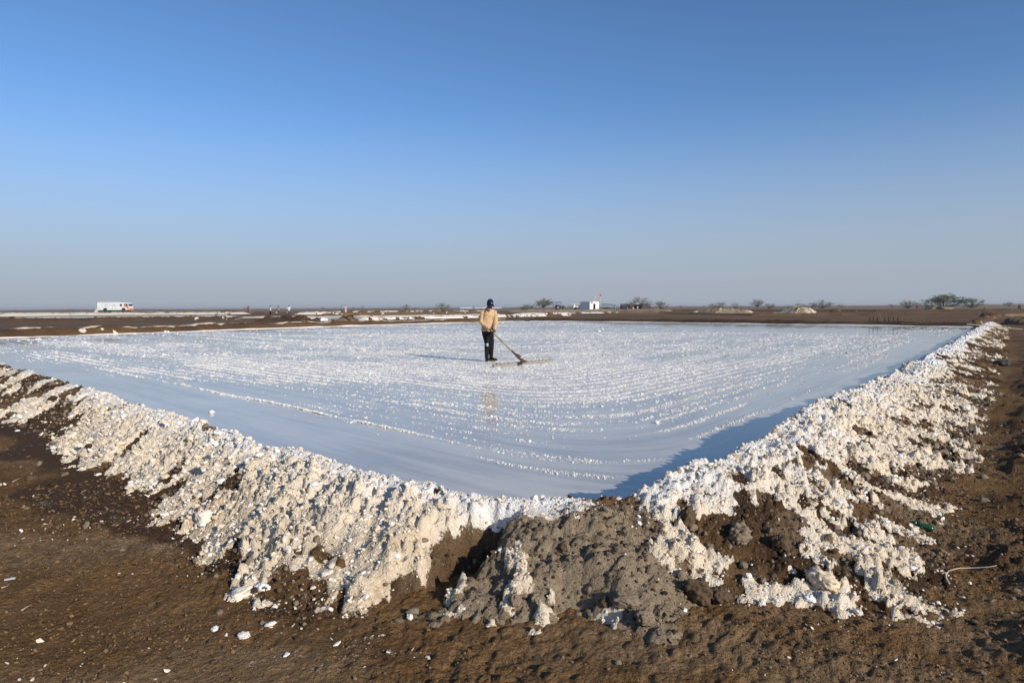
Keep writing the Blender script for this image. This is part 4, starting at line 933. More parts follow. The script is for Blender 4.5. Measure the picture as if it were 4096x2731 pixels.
# ------------------------------------------------------------------ people far off
def cloth(n, c): return plain(n, c, .85, .1, .08, 8.)
def far_person(px, depth, label, top, bottom, skirt=False, yaw=0., arm='down', height=1.68, head_cloth=None, group='people standing out on the far flats'):
    p = gd(px, depth); root = empty('person', (p.x, p.y, gz(p) + .20), yaw); k = height / 1.7; root.scale = (k, k, k)
    tag(root, label, 'person', group); V = Vector
    bm = NB(); tube(bm, [(0, 0, .85), (0, 0, 1.15), (0, 0, 1.4)], [(.13, .09), (.12, .09), (.12, .08)], 10, axis=(1, 0, 0)); tube(bm, [(0, 0, 1.38), (0, 0, 1.52)], .05, 8)
    ball(bm, (0, -.01, 1.60), (.075, .092, .115), 10); ball(bm, (0, -.10, 1.59), (.014, .02, .025), 6)
    for q in (-1, 1): ball(bm, (q * .076, 0, 1.59), (.012, .02, .03), 6)
    arms = []
    for q in (-1, 1):
        sh = V((q * .19, 0, 1.38)); el = V((q * .24, .03, 1.10)); wr = V((q * .21, -.05, .86))
        if arm == 'back': wr = V((q * .05, .14, .95)); el = V((q * .27, .06, 1.12))
        if arm == 'hip' : el = V((q * .33, .04, 1.15)); wr = V((q * .20, -.06, .98))
        if arm == 'raise': el = V((q * .30, -.14, 1.32)); wr = V((q * .10, -.20, 1.55))
        if arm == 'pole' : el = V((q * .20, -.10, 1.12)); wr = V((.12 + q * .06, -.26, 1.0 + q * .05))
        arms.append((sh, el, wr)); tube(bm, [sh, el, wr], [.045, .036, .026], 8); d = (wr - el).normalized()
        tube(bm, [wr, wr + d * .06], [.026, .034], 7)
        for j in range(4): tube(bm, [wr + d * .06 + V((0, (j - 1.5) * .017, 0)), wr + d * (.13 - .01 * abs(j - 1.3)) + V((0, (j - 1.5) * .016, 0))], [.009, .007], 5)
        tube(bm, [wr + d * .02, wr + d * .07 + V((0, -.045, 0))], [.011, .008], 5)
    for q in (-1, 1): tube(bm, [(q * .08, 0, .9), (q * .09, 0, .5), (q * .10, .02, .08)], [.08, .055, .038], 8); tube(bm, [(q * .10, .04, .04), (q * .11, -.06, .04), (q * .12, -.17, .03)], [.035, .04, .025], 7)
    link('body', remesh(bm, .016, 'body', 0), M_SKIN, root)
    bm = NB(); tube(bm, [(0, 0, .78), (0, 0, 1.0), (0, 0, 1.3), (0, 0, 1.45)], [(.19, .135), (.175, .125), (.19, .13), (.10, .08)], 12, axis=(1, 0, 0))
    for sh, el, wr in arms: tube(bm, [sh.lerp(V((0, 0, 1.36)), .4), sh, el, el.lerp(wr, .6)], [.07, .07, .058, .05], 8)
    link('shirt', remesh(bm, .018, 'shirt', 1), top, root)
    bm = NB()
    if skirt: tube(bm, [(0, 0, .95), (0, 0, .5), (.01, 0, .05)], [(.19, .135), (.22, .17), (.25, .20)], 12, axis=(1, 0, 0))
    else:
        tube(bm, [(0, 0, .78), (0, 0, .92)], [(.165, .12), (.165, .12)], 12, axis=(1, 0, 0))
        for q in (-1, 1): tube(bm, [(q * .085, 0, .88), (q * .095, 0, .5), (q * .105, .02, .07)], [.10, .078, .068], 9)
    link('skirt' if skirt else 'trousers', remesh(bm, .018, 'legs', 1), bottom, root)
    bm = NB(); ball(bm, (0, .015, 1.645), (.088, .10, .10), 10)
    if head_cloth: tube(bm, [(0, .02, 1.70), (0, .05, 1.5), (0, .08, 1.2)], [(.10, .10), (.13, .11), (.17, .10)], 10, axis=(1, 0, 0))
    link('headscarf' if head_cloth else 'hair', remesh(bm, .018, 'hair', 1), head_cloth or M_HAIR, root)
    return root
c_red = cloth('red_sari', (.22, .035, .045))
far_person(993, 156, 'woman in red sari bending over a long pole on the flats', c_red, c_red, True, 0.3, 'pole', 1.55, c_red)
p = gd(993, 156); bm = NB(); tube(bm, [(.10, -.30, 1.25), (.75, -.55, .03)], .022, 6); tag(part('pole', bm, M_BAMBOO, None, False, (p.x, p.y, gz(p) + .2)), 'thin pale pole held by the woman in red', 'pole')
far_person(1081, 121, 'person in pale vest and black trousers with arms raised to the face', cloth('beige_vest', (.55, .52, .46)), M_TROUSER, False, 2.6, 'raise', 1.70)
far_person(1114, 124, 'person in grey brown shirt with hands on hips between the two pale shirts', cloth('mauve_shirt', (.26, .22, .21)), cloth('olive_trousers', (.075, .065, .045)), False, 3.3, 'hip', 1.72)
far_person(1155, 120, 'person in white shirt and blue jeans seen from behind', cloth('white_shirt', (.68, .70, .74)), cloth('blue_jeans', (.05, .07, .11)), False, 3.0, 'hip', 1.70)
far_person(1368, 149, 'person in blue grey shirt beside the person in long pink', cloth('blue_grey_shirt', (.22, .26, .33)), cloth('grey_trousers', (.045, .047, .055)), False, 3.4, 'down', 1.72)
far_person(1382, 150, 'person in long pale pink dress on the far bank', cloth('pink_dress', (.72, .46, .47)), cloth('pink_skirt', (.72, .48, .49)), True, 2.9, 'back', 1.66)

# ------------------------------------------------------------------ the bus on the plain
def col(n, c, r=.45, sp=.4): return plain(n, c, r, sp, .05)
M_ORANGE, M_YELLOW, M_GREEN, M_BLUE = col('orange_paint', (.80, .30, .15)), col('yellow_print', (.80, .62, .22)), col('green_print', (.50, .74, .52)), col('blue_print', (.10, .20, .36))
M_TYRE, M_RIM, M_METAL = col('tyre_rubber', (.02, .02, .021), .8), col('dusty_rim', (.20, .18, .16), .6), col('galvanised_metal', (.40, .41, .42), .5)
M_GREYPRINT = col('grey_print', (.35, .34, .34)); M_VENT = col('pale_vent', (.55, .55, .53)); M_PEACH = col('peach_print', (.80, .55, .38))
def wheel(root, c, R, w, y_out):
    bm = NB(); wheel_tube(bm, c, R, R * .52, w); t = part('wheel', bm, M_TYRE, root, True)
    bm = NB(); disc_y(bm, c, R * .53, w * .8); part('rim', bm, M_RIM, t)
    bm = NB(); disc_y(bm, (c[0], c[1] + y_out * w * .42, c[2]), R * .18, .06, 10); part('hub', bm, M_METAL, t)
def bus():
    p = gd(460, 212); root = empty('bus', (p.x, p.y, gz(p) + .0), rad(-3)); tag(root, 'white bus with small printed emblems, green sill and orange front parked on the plain', 'bus')
    L0, L1, W = -5.0, 5.15, 1.2
    bm = NB(); prism(bm, [(L0, .55), (L0, 2.85), (L0 + .1, 2.92), (3.2, 2.92), (4.4, 2.84), (4.85, 2.62), (5.05, 1.9), (5.15, 1.35), (5.15, .55)], -W, W)
    bmesh.ops.bevel(bm, geom=bm.edges[:], offset=.05, segments=2, affect='EDGES'); part('body', bm, M_WHITE, root)
    y = -W - .012
    def plate(n, m, x0, x1, z0, z1, parent=root, dy=0., th=.02): bm = NB(); box(bm, ((x0 + x1) / 2, y - dy, (z0 + z1) / 2), (x1 - x0, th, z1 - z0)); return part(n, bm, m, parent)
    plate('sill_stripe', M_GREEN, L0 + .3, -2.95, .60, .86); plate('sill_stripe', M_GREEN, -1.85, 2.95, .60, .84)
    plate('top_print', M_YELLOW, -3.2, -.6, 2.66, 2.80)
    f = plate('front_print', M_PEACH, 3.55, 4.75, 1.30, 2.62); 
    bm = NB(); prism(bm, [(4.55, .58), (4.72, 1.3), (4.30, 1.55), (4.35, 2.70), (4.88, 2.5), (5.02, 1.95), (5.14, 1.35), (5.14, .58)], y - .014, y + .004); part('front_paint', bm, M_ORANGE, root)
    bm = NB(); box(bm, (5.16, 0, .95), (.06, 2.3, .7)); part('bumper', bm, M_ORANGE, root)
    w = plate('side_window', M_GLASS, 2.35, 3.0, 1.85, 2.42, dy=.01); plate('window_frame', M_BLACK, 2.30, 3.05, 1.80, 1.85, w, .012); plate('window_frame', M_BLACK, 2.30, 3.05, 2.42, 2.47, w, .012)
    w = plate('cab_window', M_GLASS, 3.80, 4.75, 1.85, 2.52, dy=.02); plate('window_post', M_WHITE, 4.10, 4.16, 1.85, 2.52, w, .03)
    bm = NB(); box(bm, (4.97, 0, 2.15), (.05, 2.1, .7), ry=-.22); part('windscreen', bm, M_GLASS, root)
    plate('fuel_flap', M_BLACK, 4.78, 4.93, 1.35, 1.75, dy=.02)
    plate('vent', M_VENT, -2.6, -1.55, 1.90, 2.32); plate('vent', M_VENT, -.12, .92, 1.90, 2.32)
    for i, (x, z, m, sx) in enumerate(((-3.4, 2.15, M_GREYPRINT, .42), (-1.0, 2.28, M_BLACK, .16), (-.66, 2.32, M_BLACK, .16), (-.8, 2.0, M_GREYPRINT, .12), (1.5, 2.14, M_YELLOW, .62),
        (-4.9 + .3, 1.38, M_GREYPRINT, .22), (-4.25 + .2, 1.58, M_GREYPRINT, .2), (-4.3, 1.18, M_BLUE, .22), (-2.95, 1.55, M_BLUE, .16), (-2.2, 1.45, M_REDPRINT, .18), (-1.45, 1.56, M_REDPRINT, .18), (-.75, 1.2, M_GREEN, .16), (-.05, 1.55, M_BLUE, .14), (.05, 1.2, M_BLUE, .26), (.78, 1.42, M_BLUE, .16), (1.3, 1.15, M_GREYPRINT, .16), (2.75, 1.45, M_BLUE, .16), (2.6, 1.1, M_GREYPRINT, .2), (-3.0, 1.2, M_GREYPRINT, .22), (-1.4, 1.22, M_GREYPRINT, .2), (.75, 1.16, M_BLUE, .18))):
        bm = NB(); disc_y(bm, (0, 0, 0), 1., .02, 12)
        for v in bm.verts: v.co = Vector((x + v.co.x * sx / 2, y - .006 + v.co.y * .5, z + v.co.z * min(sx, .24) / 2))
        part('printed_emblem', bm, m, root)
    for x in (-2.35, 3.45):
        bm = NB(); disc_y(bm, (x, -W - .004, .62), .68, .03, 20); part('wheel_arch', bm, M_BLACK, root)
        wheel(root, (x, -W + .12, .50), .50, .30, -1); wheel(root, (x, W - .12, .50), .50, .30, 1)
    bm = NB(); box(bm, (0, 0, .42), (9.2, 1.6, .26)); part('chassis', bm, M_BLACK, root)
    rail = None
    bm = NB(); tube(bm, [(-4.6, -1.05, 3.16), (.9, -1.05, 3.16), (1.4, -1.05, 2.93)], .035, 6); tube(bm, [(-4.6, 1.05, 3.16), (.9, 1.05, 3.16), (1.4, 1.05, 2.93)], .035, 6); tube(bm, [(-4.6, -1.05, 3.16), (-4.6, 1.05, 3.16)], .03, 6); rail = part('roof_rack', bm, M_WHITE, root)
    for k in range(7):
        for q in (-1.05, 1.05): bm = NB(); tube(bm, [(-4.6 + k * .9, q, 2.90), (-4.6 + k * .9, q, 3.16)], .025, 5); part('rack_post', bm, M_WHITE, rail)
    bm = NB(); tube(bm, [(4.1, -.6, 2.88), (4.1, -.6, 3.05)], .10, 8); lm = part('roof_lamp', bm, M_WHITE, root); bm = NB(); ball(bm, (4.1, -.6, 3.18), (.12, .12, .14), 10); part('lamp_globe', bm, M_BLACK, lm)
    # open rear door, frame and steps
    bm = NB()
    for xx in (-5.65, -5.1): tube(bm, [(xx, -1.0, .75), (xx, -1.0, 2.85)], .04, 5)
    tube(bm, [(-5.75, -1.0, 2.88), (-4.9, -1.0, 2.92)], .05, 5); fr = part('rear_frame', bm, M_METAL, root)
    bm = NB(); box(bm, (-5.35, -.6, 1.8), (.06, .8, 1.9)); part('rear_door', bm, M_METAL, fr); bm = NB(); box(bm, (-5.385, -.6, 2.25), (.02, .5, .7)); part('door_glass', bm, M_GLASS, fr)
    st = None
    for k in range(4):
        bm = NB(); box(bm, (-5.25 - k * .22, -.7, (.95 - k * .24) / 2), (.22, .8, .95 - k * .24)); part('step', bm, M_OFFWHITE, root)
bus()
# ------------------------------------------------------------------ car, tractor, building, shelter, hut
def car():
    p = gd(2312, 236); root = empty('car', (p.x, p.y, gz(p)), rad(6)); tag(root, 'white people carrier with its tailgate open beside the white building', 'car')
    prof = [(-1.75, .30), (-1.85, .62), (-1.78, 1.05), (-1.55, 1.72), (-1.1, 1.80), (1.4, 1.78), (2.15, 1.12), (2.9, .98), (3.0, .45), (2.9, .28)]
    bm = NB(); prism(bm, prof, -.88, .88); bmesh.ops.bevel(bm, geom=bm.edges[:], offset=.07, segments=2, affect='EDGES'); part('body', bm, M_WHITE, root, False)
    for (a, b, c, d) in ((-1.30, -.25, 1.18, 1.60), (-.18, .75, 1.15, 1.60), (.82, 1.75, 1.15, 1.58)):
        bm = NB(); prism(bm, [(a + (.3 if a < -1 else 0), c), (b, c), (b - (.25 if a > .8 else 0), d), (a, d)], -.905, -.87); part('side_window', bm, M_GLASS, root)
    bm = NB(); prism(bm, [(-1.75, .55), (-1.40, .55), (-1.15, 1.68), (-1.56, 1.68)], -.80, .80); part('boot_opening', bm, M_BLACK, root)
    bm = NB(); box(bm, (-1.80, 0, .62), (.10, 1.62, .16)); part('rear_bumper', bm, M_WHITE, root)
    bm = NB(); box(bm, (-1.95, 0, 1.88), (1.0, 1.5, .07), ry=rad(4)); tg = part('tailgate', bm, M_WHITE, root); bm = NB(); box(bm, (-2.0, 0, 1.835), (.6, 1.2, .03), ry=rad(4)); part('tailgate_glass', bm, M_GLASS, tg)
    bm = NB(); box(bm, (0.1, 0, 1.815), (2.4, 1.3, .02)); part('roof_panel', bm, M_BLACK, root)
    for q in (-1, 1): bm = NB(); box(bm, (-1.66, q * .80, 1.15), (.12, .12, .35)); part('tail_light', bm, M_REDPRINT, root)
    for x in (-1.0, 1.95):
        bm = NB(); disc_y(bm, (x, -.875, .42), .42, .03); part('wheel_arch', bm, M_BLACK, root)
        for q in (-1, 1): wheel(root, (x, q * .80, .35), .35, .22, q)
car()
def tractor():
    p = gd(2239, 216); root = empty('tractor', (p.x, p.y, gz(p) + .02), rad(8)); tag(root, 'dark tractor with blue canopy and rear cage parked on the plain', 'tractor')
    M_DK = col('dark_blue_paint', (.03, .035, .06)); M_CAN = col('blue_tarpaulin', (.05, .13, .22), .7)
    bm = NB(); box(bm, (.85, 0, .95), (1.5, .62, .55), bevel=.08); box(bm, (1.62, 0, .90), (.10, .56, .50)); part('bonnet', bm, M_DK, root)
    bm = NB(); box(bm, (.1, 0, .68), (2.6, .42, .40)); part('chassis', bm, M_BLACK, root)
    bm = NB(); box(bm, (-.55, 0, 1.15), (.5, .5, .12)); box(bm, (-.78, 0, 1.38), (.10, .5, .40)); part('seat', bm, M_BLACK, root)
    bm = NB(); tube(bm, [(.1, 0, 1.2), (-.12, 0, 1.55)], .03, 6); tube(bm, [Vector((-.12, 0, 1.56)) + Vector((.08 * math.cos(a), .2 * math.sin(a), .16 * math.cos(a))) for a in [k * math.tau / 10 for k in range(11)]], .02, 5); part('steering_wheel', bm, M_BLACK, root)
    for q in (-1, 1):
        bm = NB(); prism(bm, [(-1.25, 1.25), (-1.05, 1.50), (-.55, 1.52), (-.2, 1.28), (-.3, 1.22), (-.6, 1.44), (-1.0, 1.42), (-1.15, 1.22)], q * .72 - .2, q * .72 + .2); part('mudguard', bm, M_DK, root)
    for x, R, w in ((-.70, .72, .40), (1.35, .42, .24)):
        for q in (-1, 1): wheel(root, (x, q * .72, R), R, w, q)
    bm = NB()
    for x in (-1.05, .35):
        for q in (-.55, .55): tube(bm, [(x, q, 1.0), (x, q, 2.30)], .035, 5)
    fr = part('canopy_frame', bm, M_BLACK, root)
    bm = NB(); prism(bm, [(-1.35, 2.18), (-1.35, 2.30), (-1.1, 2.44), (.0, 2.48), (.55, 2.40), (.55, 2.30), (-.2, 2.20), (-.6, 2.10)], -.72, .72); part('canopy', bm, M_CAN, root)
    bm = NB(); tube(bm, [(1.1, .2, 1.2), (1.1, .2, 1.9)], .04, 6); part('exhaust', bm, M_BLACK, root)
    bm = NB(); box(bm, (-1.7, 0, .45), (.9, 1.2, .12))
    for x in (-1.35, -2.1):
        for q in (-.55, .55): tube(bm, [(x, q, .45), (x, q, 1.55)], .03, 5)
    for q in (-.55, .55): tube(bm, [(-1.35, q, 1.5), (-2.1, q, 1.5)], .03, 5); tube(bm, [(-1.35, q, 1.1), (-2.1, q, 1.1)], .03, 5)
    part('rear_cage', bm, M_BLACK, root)
    bm = NB(); ball(bm, (1.68, .2, 1.0), (.05, .09, .09), 8); part('headlight', bm, M_METAL, root); bm = NB(); ball(bm, (1.68, -.2, 1.0), (.05, .09, .09), 8); part('headlight', bm, M_METAL, root)
tractor()
def building():
    p = gd(2359, 226); yaw = rad(33); root = empty('white_building', (p.x, p.y, gz(p)), yaw); tag(root, 'small flat roofed white building with one dark doorway', 'building')
    a, b, h = 3.95, 5.0, 2.45; M_WALL = plain('white_limewash', (.78, .78, .76), .9, .1, .04, 1.5); t = .2
    dx0, dx1, dh = 1.45, 2.45, 1.85
    bm = NB(); box(bm, (dx0 / 2, t / 2, h / 2), (dx0, t, h)); box(bm, ((dx1 + a) / 2, t / 2, h / 2), (a - dx1, t, h)); box(bm, ((dx0 + dx1) / 2, t / 2, (dh + h) / 2), (dx1 - dx0, t - .004, h - dh - .002)); part('front_wall', bm, M_WALL, root)
    bm = NB(); box(bm, (t / 2, (b + t) / 2 + .001, h / 2), (t - .004, b - t, h - .004)); part('side_wall', bm, M_WALL, root); bm = NB(); box(bm, (a - t / 2, (b + t) / 2 + .001, h / 2), (t - .004, b - t, h - .004)); part('side_wall', bm, M_WALL, root)
    bm = NB(); box(bm, (a / 2, b - t / 2, h / 2 - .01), (a - 2 * t, t, h - .05)); part('back_wall', bm, M_WALL, root)
    bm = NB(); box(bm, (a / 2, b / 2, h + .045), (a + .08, b + .08, .09)); part('roof_slab', bm, M_WALL, root)
    bm = NB(); box(bm, (a / 2, b / 2, .02), (a - .1, b - .1, .05)); part('floor_slab', bm, M_CLOD, root)
    fm = NB()
    for xx in (dx0 + .03, dx1 - .03): box(fm, (xx, .02, dh / 2), (.06, .08, dh))
    box(fm, ((dx0 + dx1) / 2, .018, dh - .03), (dx1 - dx0 - .13, .08, .06)); part('door_frame', fm, M_METAL, root)
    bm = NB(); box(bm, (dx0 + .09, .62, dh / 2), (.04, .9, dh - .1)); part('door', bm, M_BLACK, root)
    bm = NB(); box(bm, ((dx0 + dx1) / 2, -.01, dh + .10), (1.15, .05, .16)); part('lintel_board', bm, M_VENT, root)
    bm = NB(); box(bm, ((dx0 + dx1) / 2, -.18, .05), (1.1, .36, .14)); part('doorstep', bm, M_VENT, root)
    return p, yaw
bp, byaw = building()
def pennant(n, mat, p, w, h, sag, parent, seed):
    bm = NB(); rs = random.Random(seed); rows = []
    for i in range(7):
        f = i / 6; hh = h * (1 - .85 * f); z = p[2] - sag * f ** 1.3
        rows.append([bm.verts.new((p[0] + w * f, p[1] + .06 * math.sin(f * 7 + seed), z - hh * k / 3 + rs.uniform(-.03, .03))) for k in range(4)])
    for a, b in zip(rows, rows[1:]):
        for k in range(3): bm.faces.new((a[k], a[k + 1], b[k + 1], b[k]))
    bmesh.ops.solidify(bm, geom=bm.faces[:], thickness=.012); part(n, bm, mat, parent)
M_SAFFRON = cloth('saffron_cloth', (.78, .28, .14))
pp = gd(2398.5, 228); r = empty('flag_pole', (pp.x, pp.y, gz(pp))); tag(r, 'upright flag pole with one saffron and three white pennants beside the building', 'flag pole')
bm = NB(); tube(bm, [(0, 0, 0), (.02, 0, 2.8), (-.06, 0, 5.25)], [.07, .06, .05], 6); part('pole', bm, M_BAMBOO, r)
pennant('saffron_pennant', M_SAFFRON, (-.06, 0, 5.2), 1.05, .9, .45, r, 1); pennant('white_pennant', M_OFFWHITE, (-.02, 0, 4.3), .85, .55, .50, r, 2); pennant('white_pennant', M_OFFWHITE, (-.02, 0, 3.75), -.32, 1.0, .35, r, 3); pennant('white_pennant', M_OFFWHITE, (.02, 0, 3.2), .75, .45, .25, r, 4)
pp = gd(2366, 225.2); r = empty('flag_pole', (pp.x, pp.y, gz(pp) + 1.55)); tag(r, 'slanting flag pole with two white pennants leaning on the building front', 'flag pole')
bm = NB(); tube(bm, [(-.30, -.3, -.2), (.55, .1, 1.6), (1.42, .2, 3.25)], [.06, .055, .045], 6); part('pole', bm, M_BAMBOO, r)
pennant('white_pennant', M_OFFWHITE, (1.30, .2, 3.1), .75, 1.35, .55, r, 5); pennant('white_pennant', M_OFFWHITE, (.85, .15, 2.0), 1.0, 1.05, .75, r, 6)
def shelter():
    p = gd(2437, 228); root = empty('panel_shelter', (p.x, p.y, gz(p)), rad(5)); tag(root, 'open shelter roofed with tilted solar panels between building and hut', 'shelter')
    M_PV = plain('solar_cells', (.20, .215, .23), .4, .3); posts = []
    for x, y, h in ((-2.2, -1, 1.35), (2.1, -1, 1.05), (-2.2, 1, 1.75), (2.1, 1, 1.6)):
        bm = NB(); tube(bm, [(x, y, 0), (x, y, h)], .05, 6); part('post', bm, M_BLACK, root)
    bm = NB(); tube(bm, [(-2.3, -1, 1.34), (2.3, -1, 1.04)], .045, 5); tube(bm, [(-2.3, 1, 1.74), (2.3, 1, 1.58)], .045, 5); part('beam', bm, M_METAL, root)
    for k in range(4):
        bm = NB(); box(bm, (-1.75 + k * 1.16, 0, 1.62 - k * .09), (1.1, 2.3, .05), rx=rad(13), ry=rad(3.5)); q = part('solar_panel', bm, M_PV, root)
        bm = NB(); box(bm, (-1.75 + k * 1.16, -1.14, 1.355 - k * .09), (1.12, .06, .07), rx=rad(13), ry=rad(3.5)); part('panel_frame', bm, M_METAL, q)
    bm = NB(); tube(bm, [(.4, -1, .2), (1.5, -1, 1.08)], .035, 5); part('brace', bm, M_BLACK, root)
    bm = NB(); box(bm, (-.9, .1, .40), (1.2, .8, .65), bevel=.05); e = part('pump_engine', bm, M_BLACK, root); bm = NB(); disc_y(bm, (-.2, -.35, .42), .34, .08, 14); part('flywheel', bm, M_BLACK, e)
    bm = NB(); box(bm, (-1.75, -.2, .3), (.5, .5, .45), bevel=.03); part('crate', bm, M_BLACK, root)
shelter()
pp = gd(2460, 226); r = empty('barrel', (pp.x, pp.y, gz(pp))); tag(r, 'blue plastic barrel standing beside the solar panel shelter', 'barrel')
bm = NB(); tube(bm, [(0, 0, 0), (0, 0, .12), (0, 0, .5), (0, 0, .9), (0, 0, 1.0)], [.27, .30, .33, .30, .20], 14); part('drum', bm, M_BLUE, r, True); bm = NB(); tube(bm, [(0, 0, 1.0), (0, 0, 1.06)], .08, 8); part('bung', bm, M_BLACK, r)
def hut():
    p = gd(2541, 228); root = empty('patched_hut', (p.x, p.y, gz(p)), rad(2)); tag(root, 'long low patched hut of sacking, boards and tarpaulin', 'hut')
    M_SACK = plain('brown_sacking', (.17, .12, .08), .95, .1, .3, 1.2); M_TARP = plain('grey_tarpaulin', (.16, .165, .165), .7, .2, .25, 1.5); M_THATCH = plain('grey_thatch', (.30, .28, .23), .95, .1, .3, 3.)
    def wall(n, m, x0, x1, h0, h1, y=-1.4, seed=1):
        bm = NB(); c = 10; rows = []
        for i in range(c + 1):
            f = i / c; h = h0 + (h1 - h0) * f + .05 * math.sin(i * 2.1 + seed); rows.append([bm.verts.new((x0 + (x1 - x0) * f, y + .05 * math.sin(i * 1.7 + k + seed), h * k / 5)) for k in range(6)])
        for a, b in zip(rows, rows[1:]):
            for k in range(5): bm.faces.new((a[k], b[k], b[k + 1], a[k + 1]))
        bmesh.ops.solidify(bm, geom=bm.faces[:], thickness=.05); return part(n, bm, m, root, True)
    wall('board_wall', M_SACK, -4.7, -4.0, 1.45, 1.55, -1.45, 2); wall('sacking_wall', M_SACK, -4.0, -.75, 1.55, 1.60, -1.40, 3); wall('tarpaulin_wall', M_TARP, 2.0, 4.75, 1.50, 1.42, -1.42, 4)
    bm = NB(); box(bm, (0, 1.5, .75), (9.2, .08, 1.5)); part('back_wall', bm, M_SACK, root); 
    for x in (-4.72, 4.78): bm = NB(); box(bm, (x, 0, .72), (.07, 2.9, 1.42)); part('end_wall', bm, M_TARP if x > 0 else M_SACK, root)
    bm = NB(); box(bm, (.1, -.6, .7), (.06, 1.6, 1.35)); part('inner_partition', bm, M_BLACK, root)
    for x0, x1, m, z in ((-4.9, -2.2, M_THATCH, 1.64), (-2.3, .55, M_THATCH, 1.70), (.45, 2.7, M_SACK, 1.66), (2.6, 4.95, M_TARP, 1.54)):
        bm = NB(); n = 12; rows = []
        for i in range(n + 1): rows.append([bm.verts.new((x0 + (x1 - x0) * i / n, yy, z + .06 * math.sin(i * 1.9 + x0) + .05 * random.random() + (.12 if abs(yy) < .8 else 0))) for yy in (-1.75, -.7, .7, 1.75)])
        for a, b in zip(rows, rows[1:]):
            for k in range(3): bm.faces.new((a[k], b[k], b[k + 1], a[k + 1]))
        bmesh.ops.solidify(bm, geom=bm.faces[:], thickness=.10); part('roof_cover', bm, m, root)
    bm = NB(); box(bm, (.35, -1.72, 1.78), (1.4, .12, .10), ry=-.12); part('pale_roof_roll', bm, M_OFFWHITE, root)
    for x in (-4.75, -.72, .55, 1.95, 4.6): bm = NB(); tube(bm, [(x, -1.5, 0), (x + .05, -1.5, 1.9)], .045, 5); part('post', bm, M_WOOD, root)
    bm = NB(); box(bm, (0, -1.9, .03), (10.4, 1.0, .10)); part('plinth', bm, M_CLOD_DRY, root)
    return p
hp = hut()
def thing_at(px, depth, name, label, cat, dz=0., rz=0., group=None):
    p = gd(px, depth); r = empty(name, (p.x, p.y, gz(p) + dz), rz); tag(r, label, cat, group); return r
r = thing_at(2503, 225.2, 'solar_panel', 'dark blue solar panel leaning against the patched hut', 'solar panel', .08)
bm = NB(); box(bm, (0, 0, .52), (1.75, .05, 1.05), rx=rad(-18)); part('cells', bm, plain('dark_cells', (.03, .04, .065), .15, .6), r); bm = NB(); tube(bm, [(-.85, -.05, 0), (-.85, .3, 1.0)], .025, 5); tube(bm, [(.85, -.05, 0), (.85, .3, 1.0)], .025, 5); part('frame', bm, M_METAL, r)
def motorbike(px, depth, label, rz, dz=0.):
    r = thing_at(px, depth, 'motorbike', label, 'motorbike', dz, rz)
    for x in (-.62, .62): bm = NB(); wheel_tube(bm, (x, 0, .31), .31, .25, .10, 16); w = part('wheel', bm, M_TYRE, r); bm = NB(); disc_y(bm, (x, 0, .31), .06, .12, 8); part('hub', bm, M_METAL, w)
    bm = NB(); tube(bm, [(-.62, 0, .31), (-.1, 0, .45), (.35, 0, .75), (.62, 0, .31)], .04, 6); box(bm, (-.05, 0, .42), (.35, .25, .3), bevel=.04); part('frame', bm, M_BLACK, r)
    bm = NB(); box(bm, (-.35, 0, .80), (.75, .26, .12), bevel=.04); part('saddle', bm, M_BLACK, r); bm = NB(); ball(bm, (.15, 0, .82), (.28, .15, .14), 10); part('fuel_tank', bm, M_REDPRINT, r, True)
    bm = NB(); tube(bm, [(.45, 0, .75), (.36, 0, 1.05)], .025, 5); tube(bm, [(.34, -.36, 1.08), (.36, 0, 1.04), (.34, .36, 1.08)], .02, 5); part('handlebar', bm, M_METAL, r); bm = NB(); ball(bm, (.50, 0, .92), (.07, .09, .09), 8); part('headlight', bm, M_METAL, r)
motorbike(2572, 225.4, 'pale motorbike parked against the grey tarpaulin of the hut', .5, .08)
motorbike(2607, 226, 'dark motorbike parked just past the end of the hut', .2)
motorbike(4078, 150, 'small dark motorbike alone on the plain far from the hut', 1.2)
r = thing_at(2600, 227, 'cloth_bundle', 'orange cloth hanging on a short post at the end of the hut', 'cloth'); bm = NB(); tube(bm, [(0, 0, 0), (0, 0, 1.1)], .03, 5); part('post', bm, M_WOOD, r); bm = NB(); tube(bm, [(0, -.02, 1.1), (.03, -.05, .75), (.0, -.04, .35)], [.05, .16, .20], 8); part('cloth', bm, M_SAFFRON, r)
r = thing_at(2475, 226, 'upright_stick', 'thin upright stick standing left of the patched hut', 'stick'); bm = NB(); tube(bm, [(0, 0, 0), (.03, 0, 1.9)], [.04, .025], 5); part('stick', bm, M_WOOD, r)
for px, m, lb, sz in ((2533, M_OFFWHITE, 'white sack lying in front of the dark hut doorway', (.34, .22, .20)), (2510, M_WHITE, 'small white pot beside the leaning solar panel', (.13, .13, .14))):
    p = gd(px, 225); bm = NB(); ball(bm, (0, 0, sz[2] * .9), sz, 10); ball(bm, (sz[0] * .5, 0, sz[2] * .8), (sz[0] * .5, sz[1] * .8, sz[2] * .7), 8)
    tag(link('sack' if 'sack' in lb else 'pot', remesh(bm, .05, 'sack', 1), m, None, (p.x, p.y, gz(p) + .06)), lb, 'sack' if 'sack' in lb else 'pot')
r = thing_at(2550, 226.3, 'tan_drum', 'tan drum standing in front of the dark hut doorway', 'drum', .08); bm = NB(); tube(bm, [(0, 0, 0), (0, 0, .1), (0, 0, .75), (0, 0, .85)], [.28, .30, .30, .27], 12); part('drum', bm, M_BAMBOO, r); bm = NB(); tube(bm, [(0, 0, .85), (0, 0, .88)], .25, 12); part('lid', bm, M_WOOD, r)

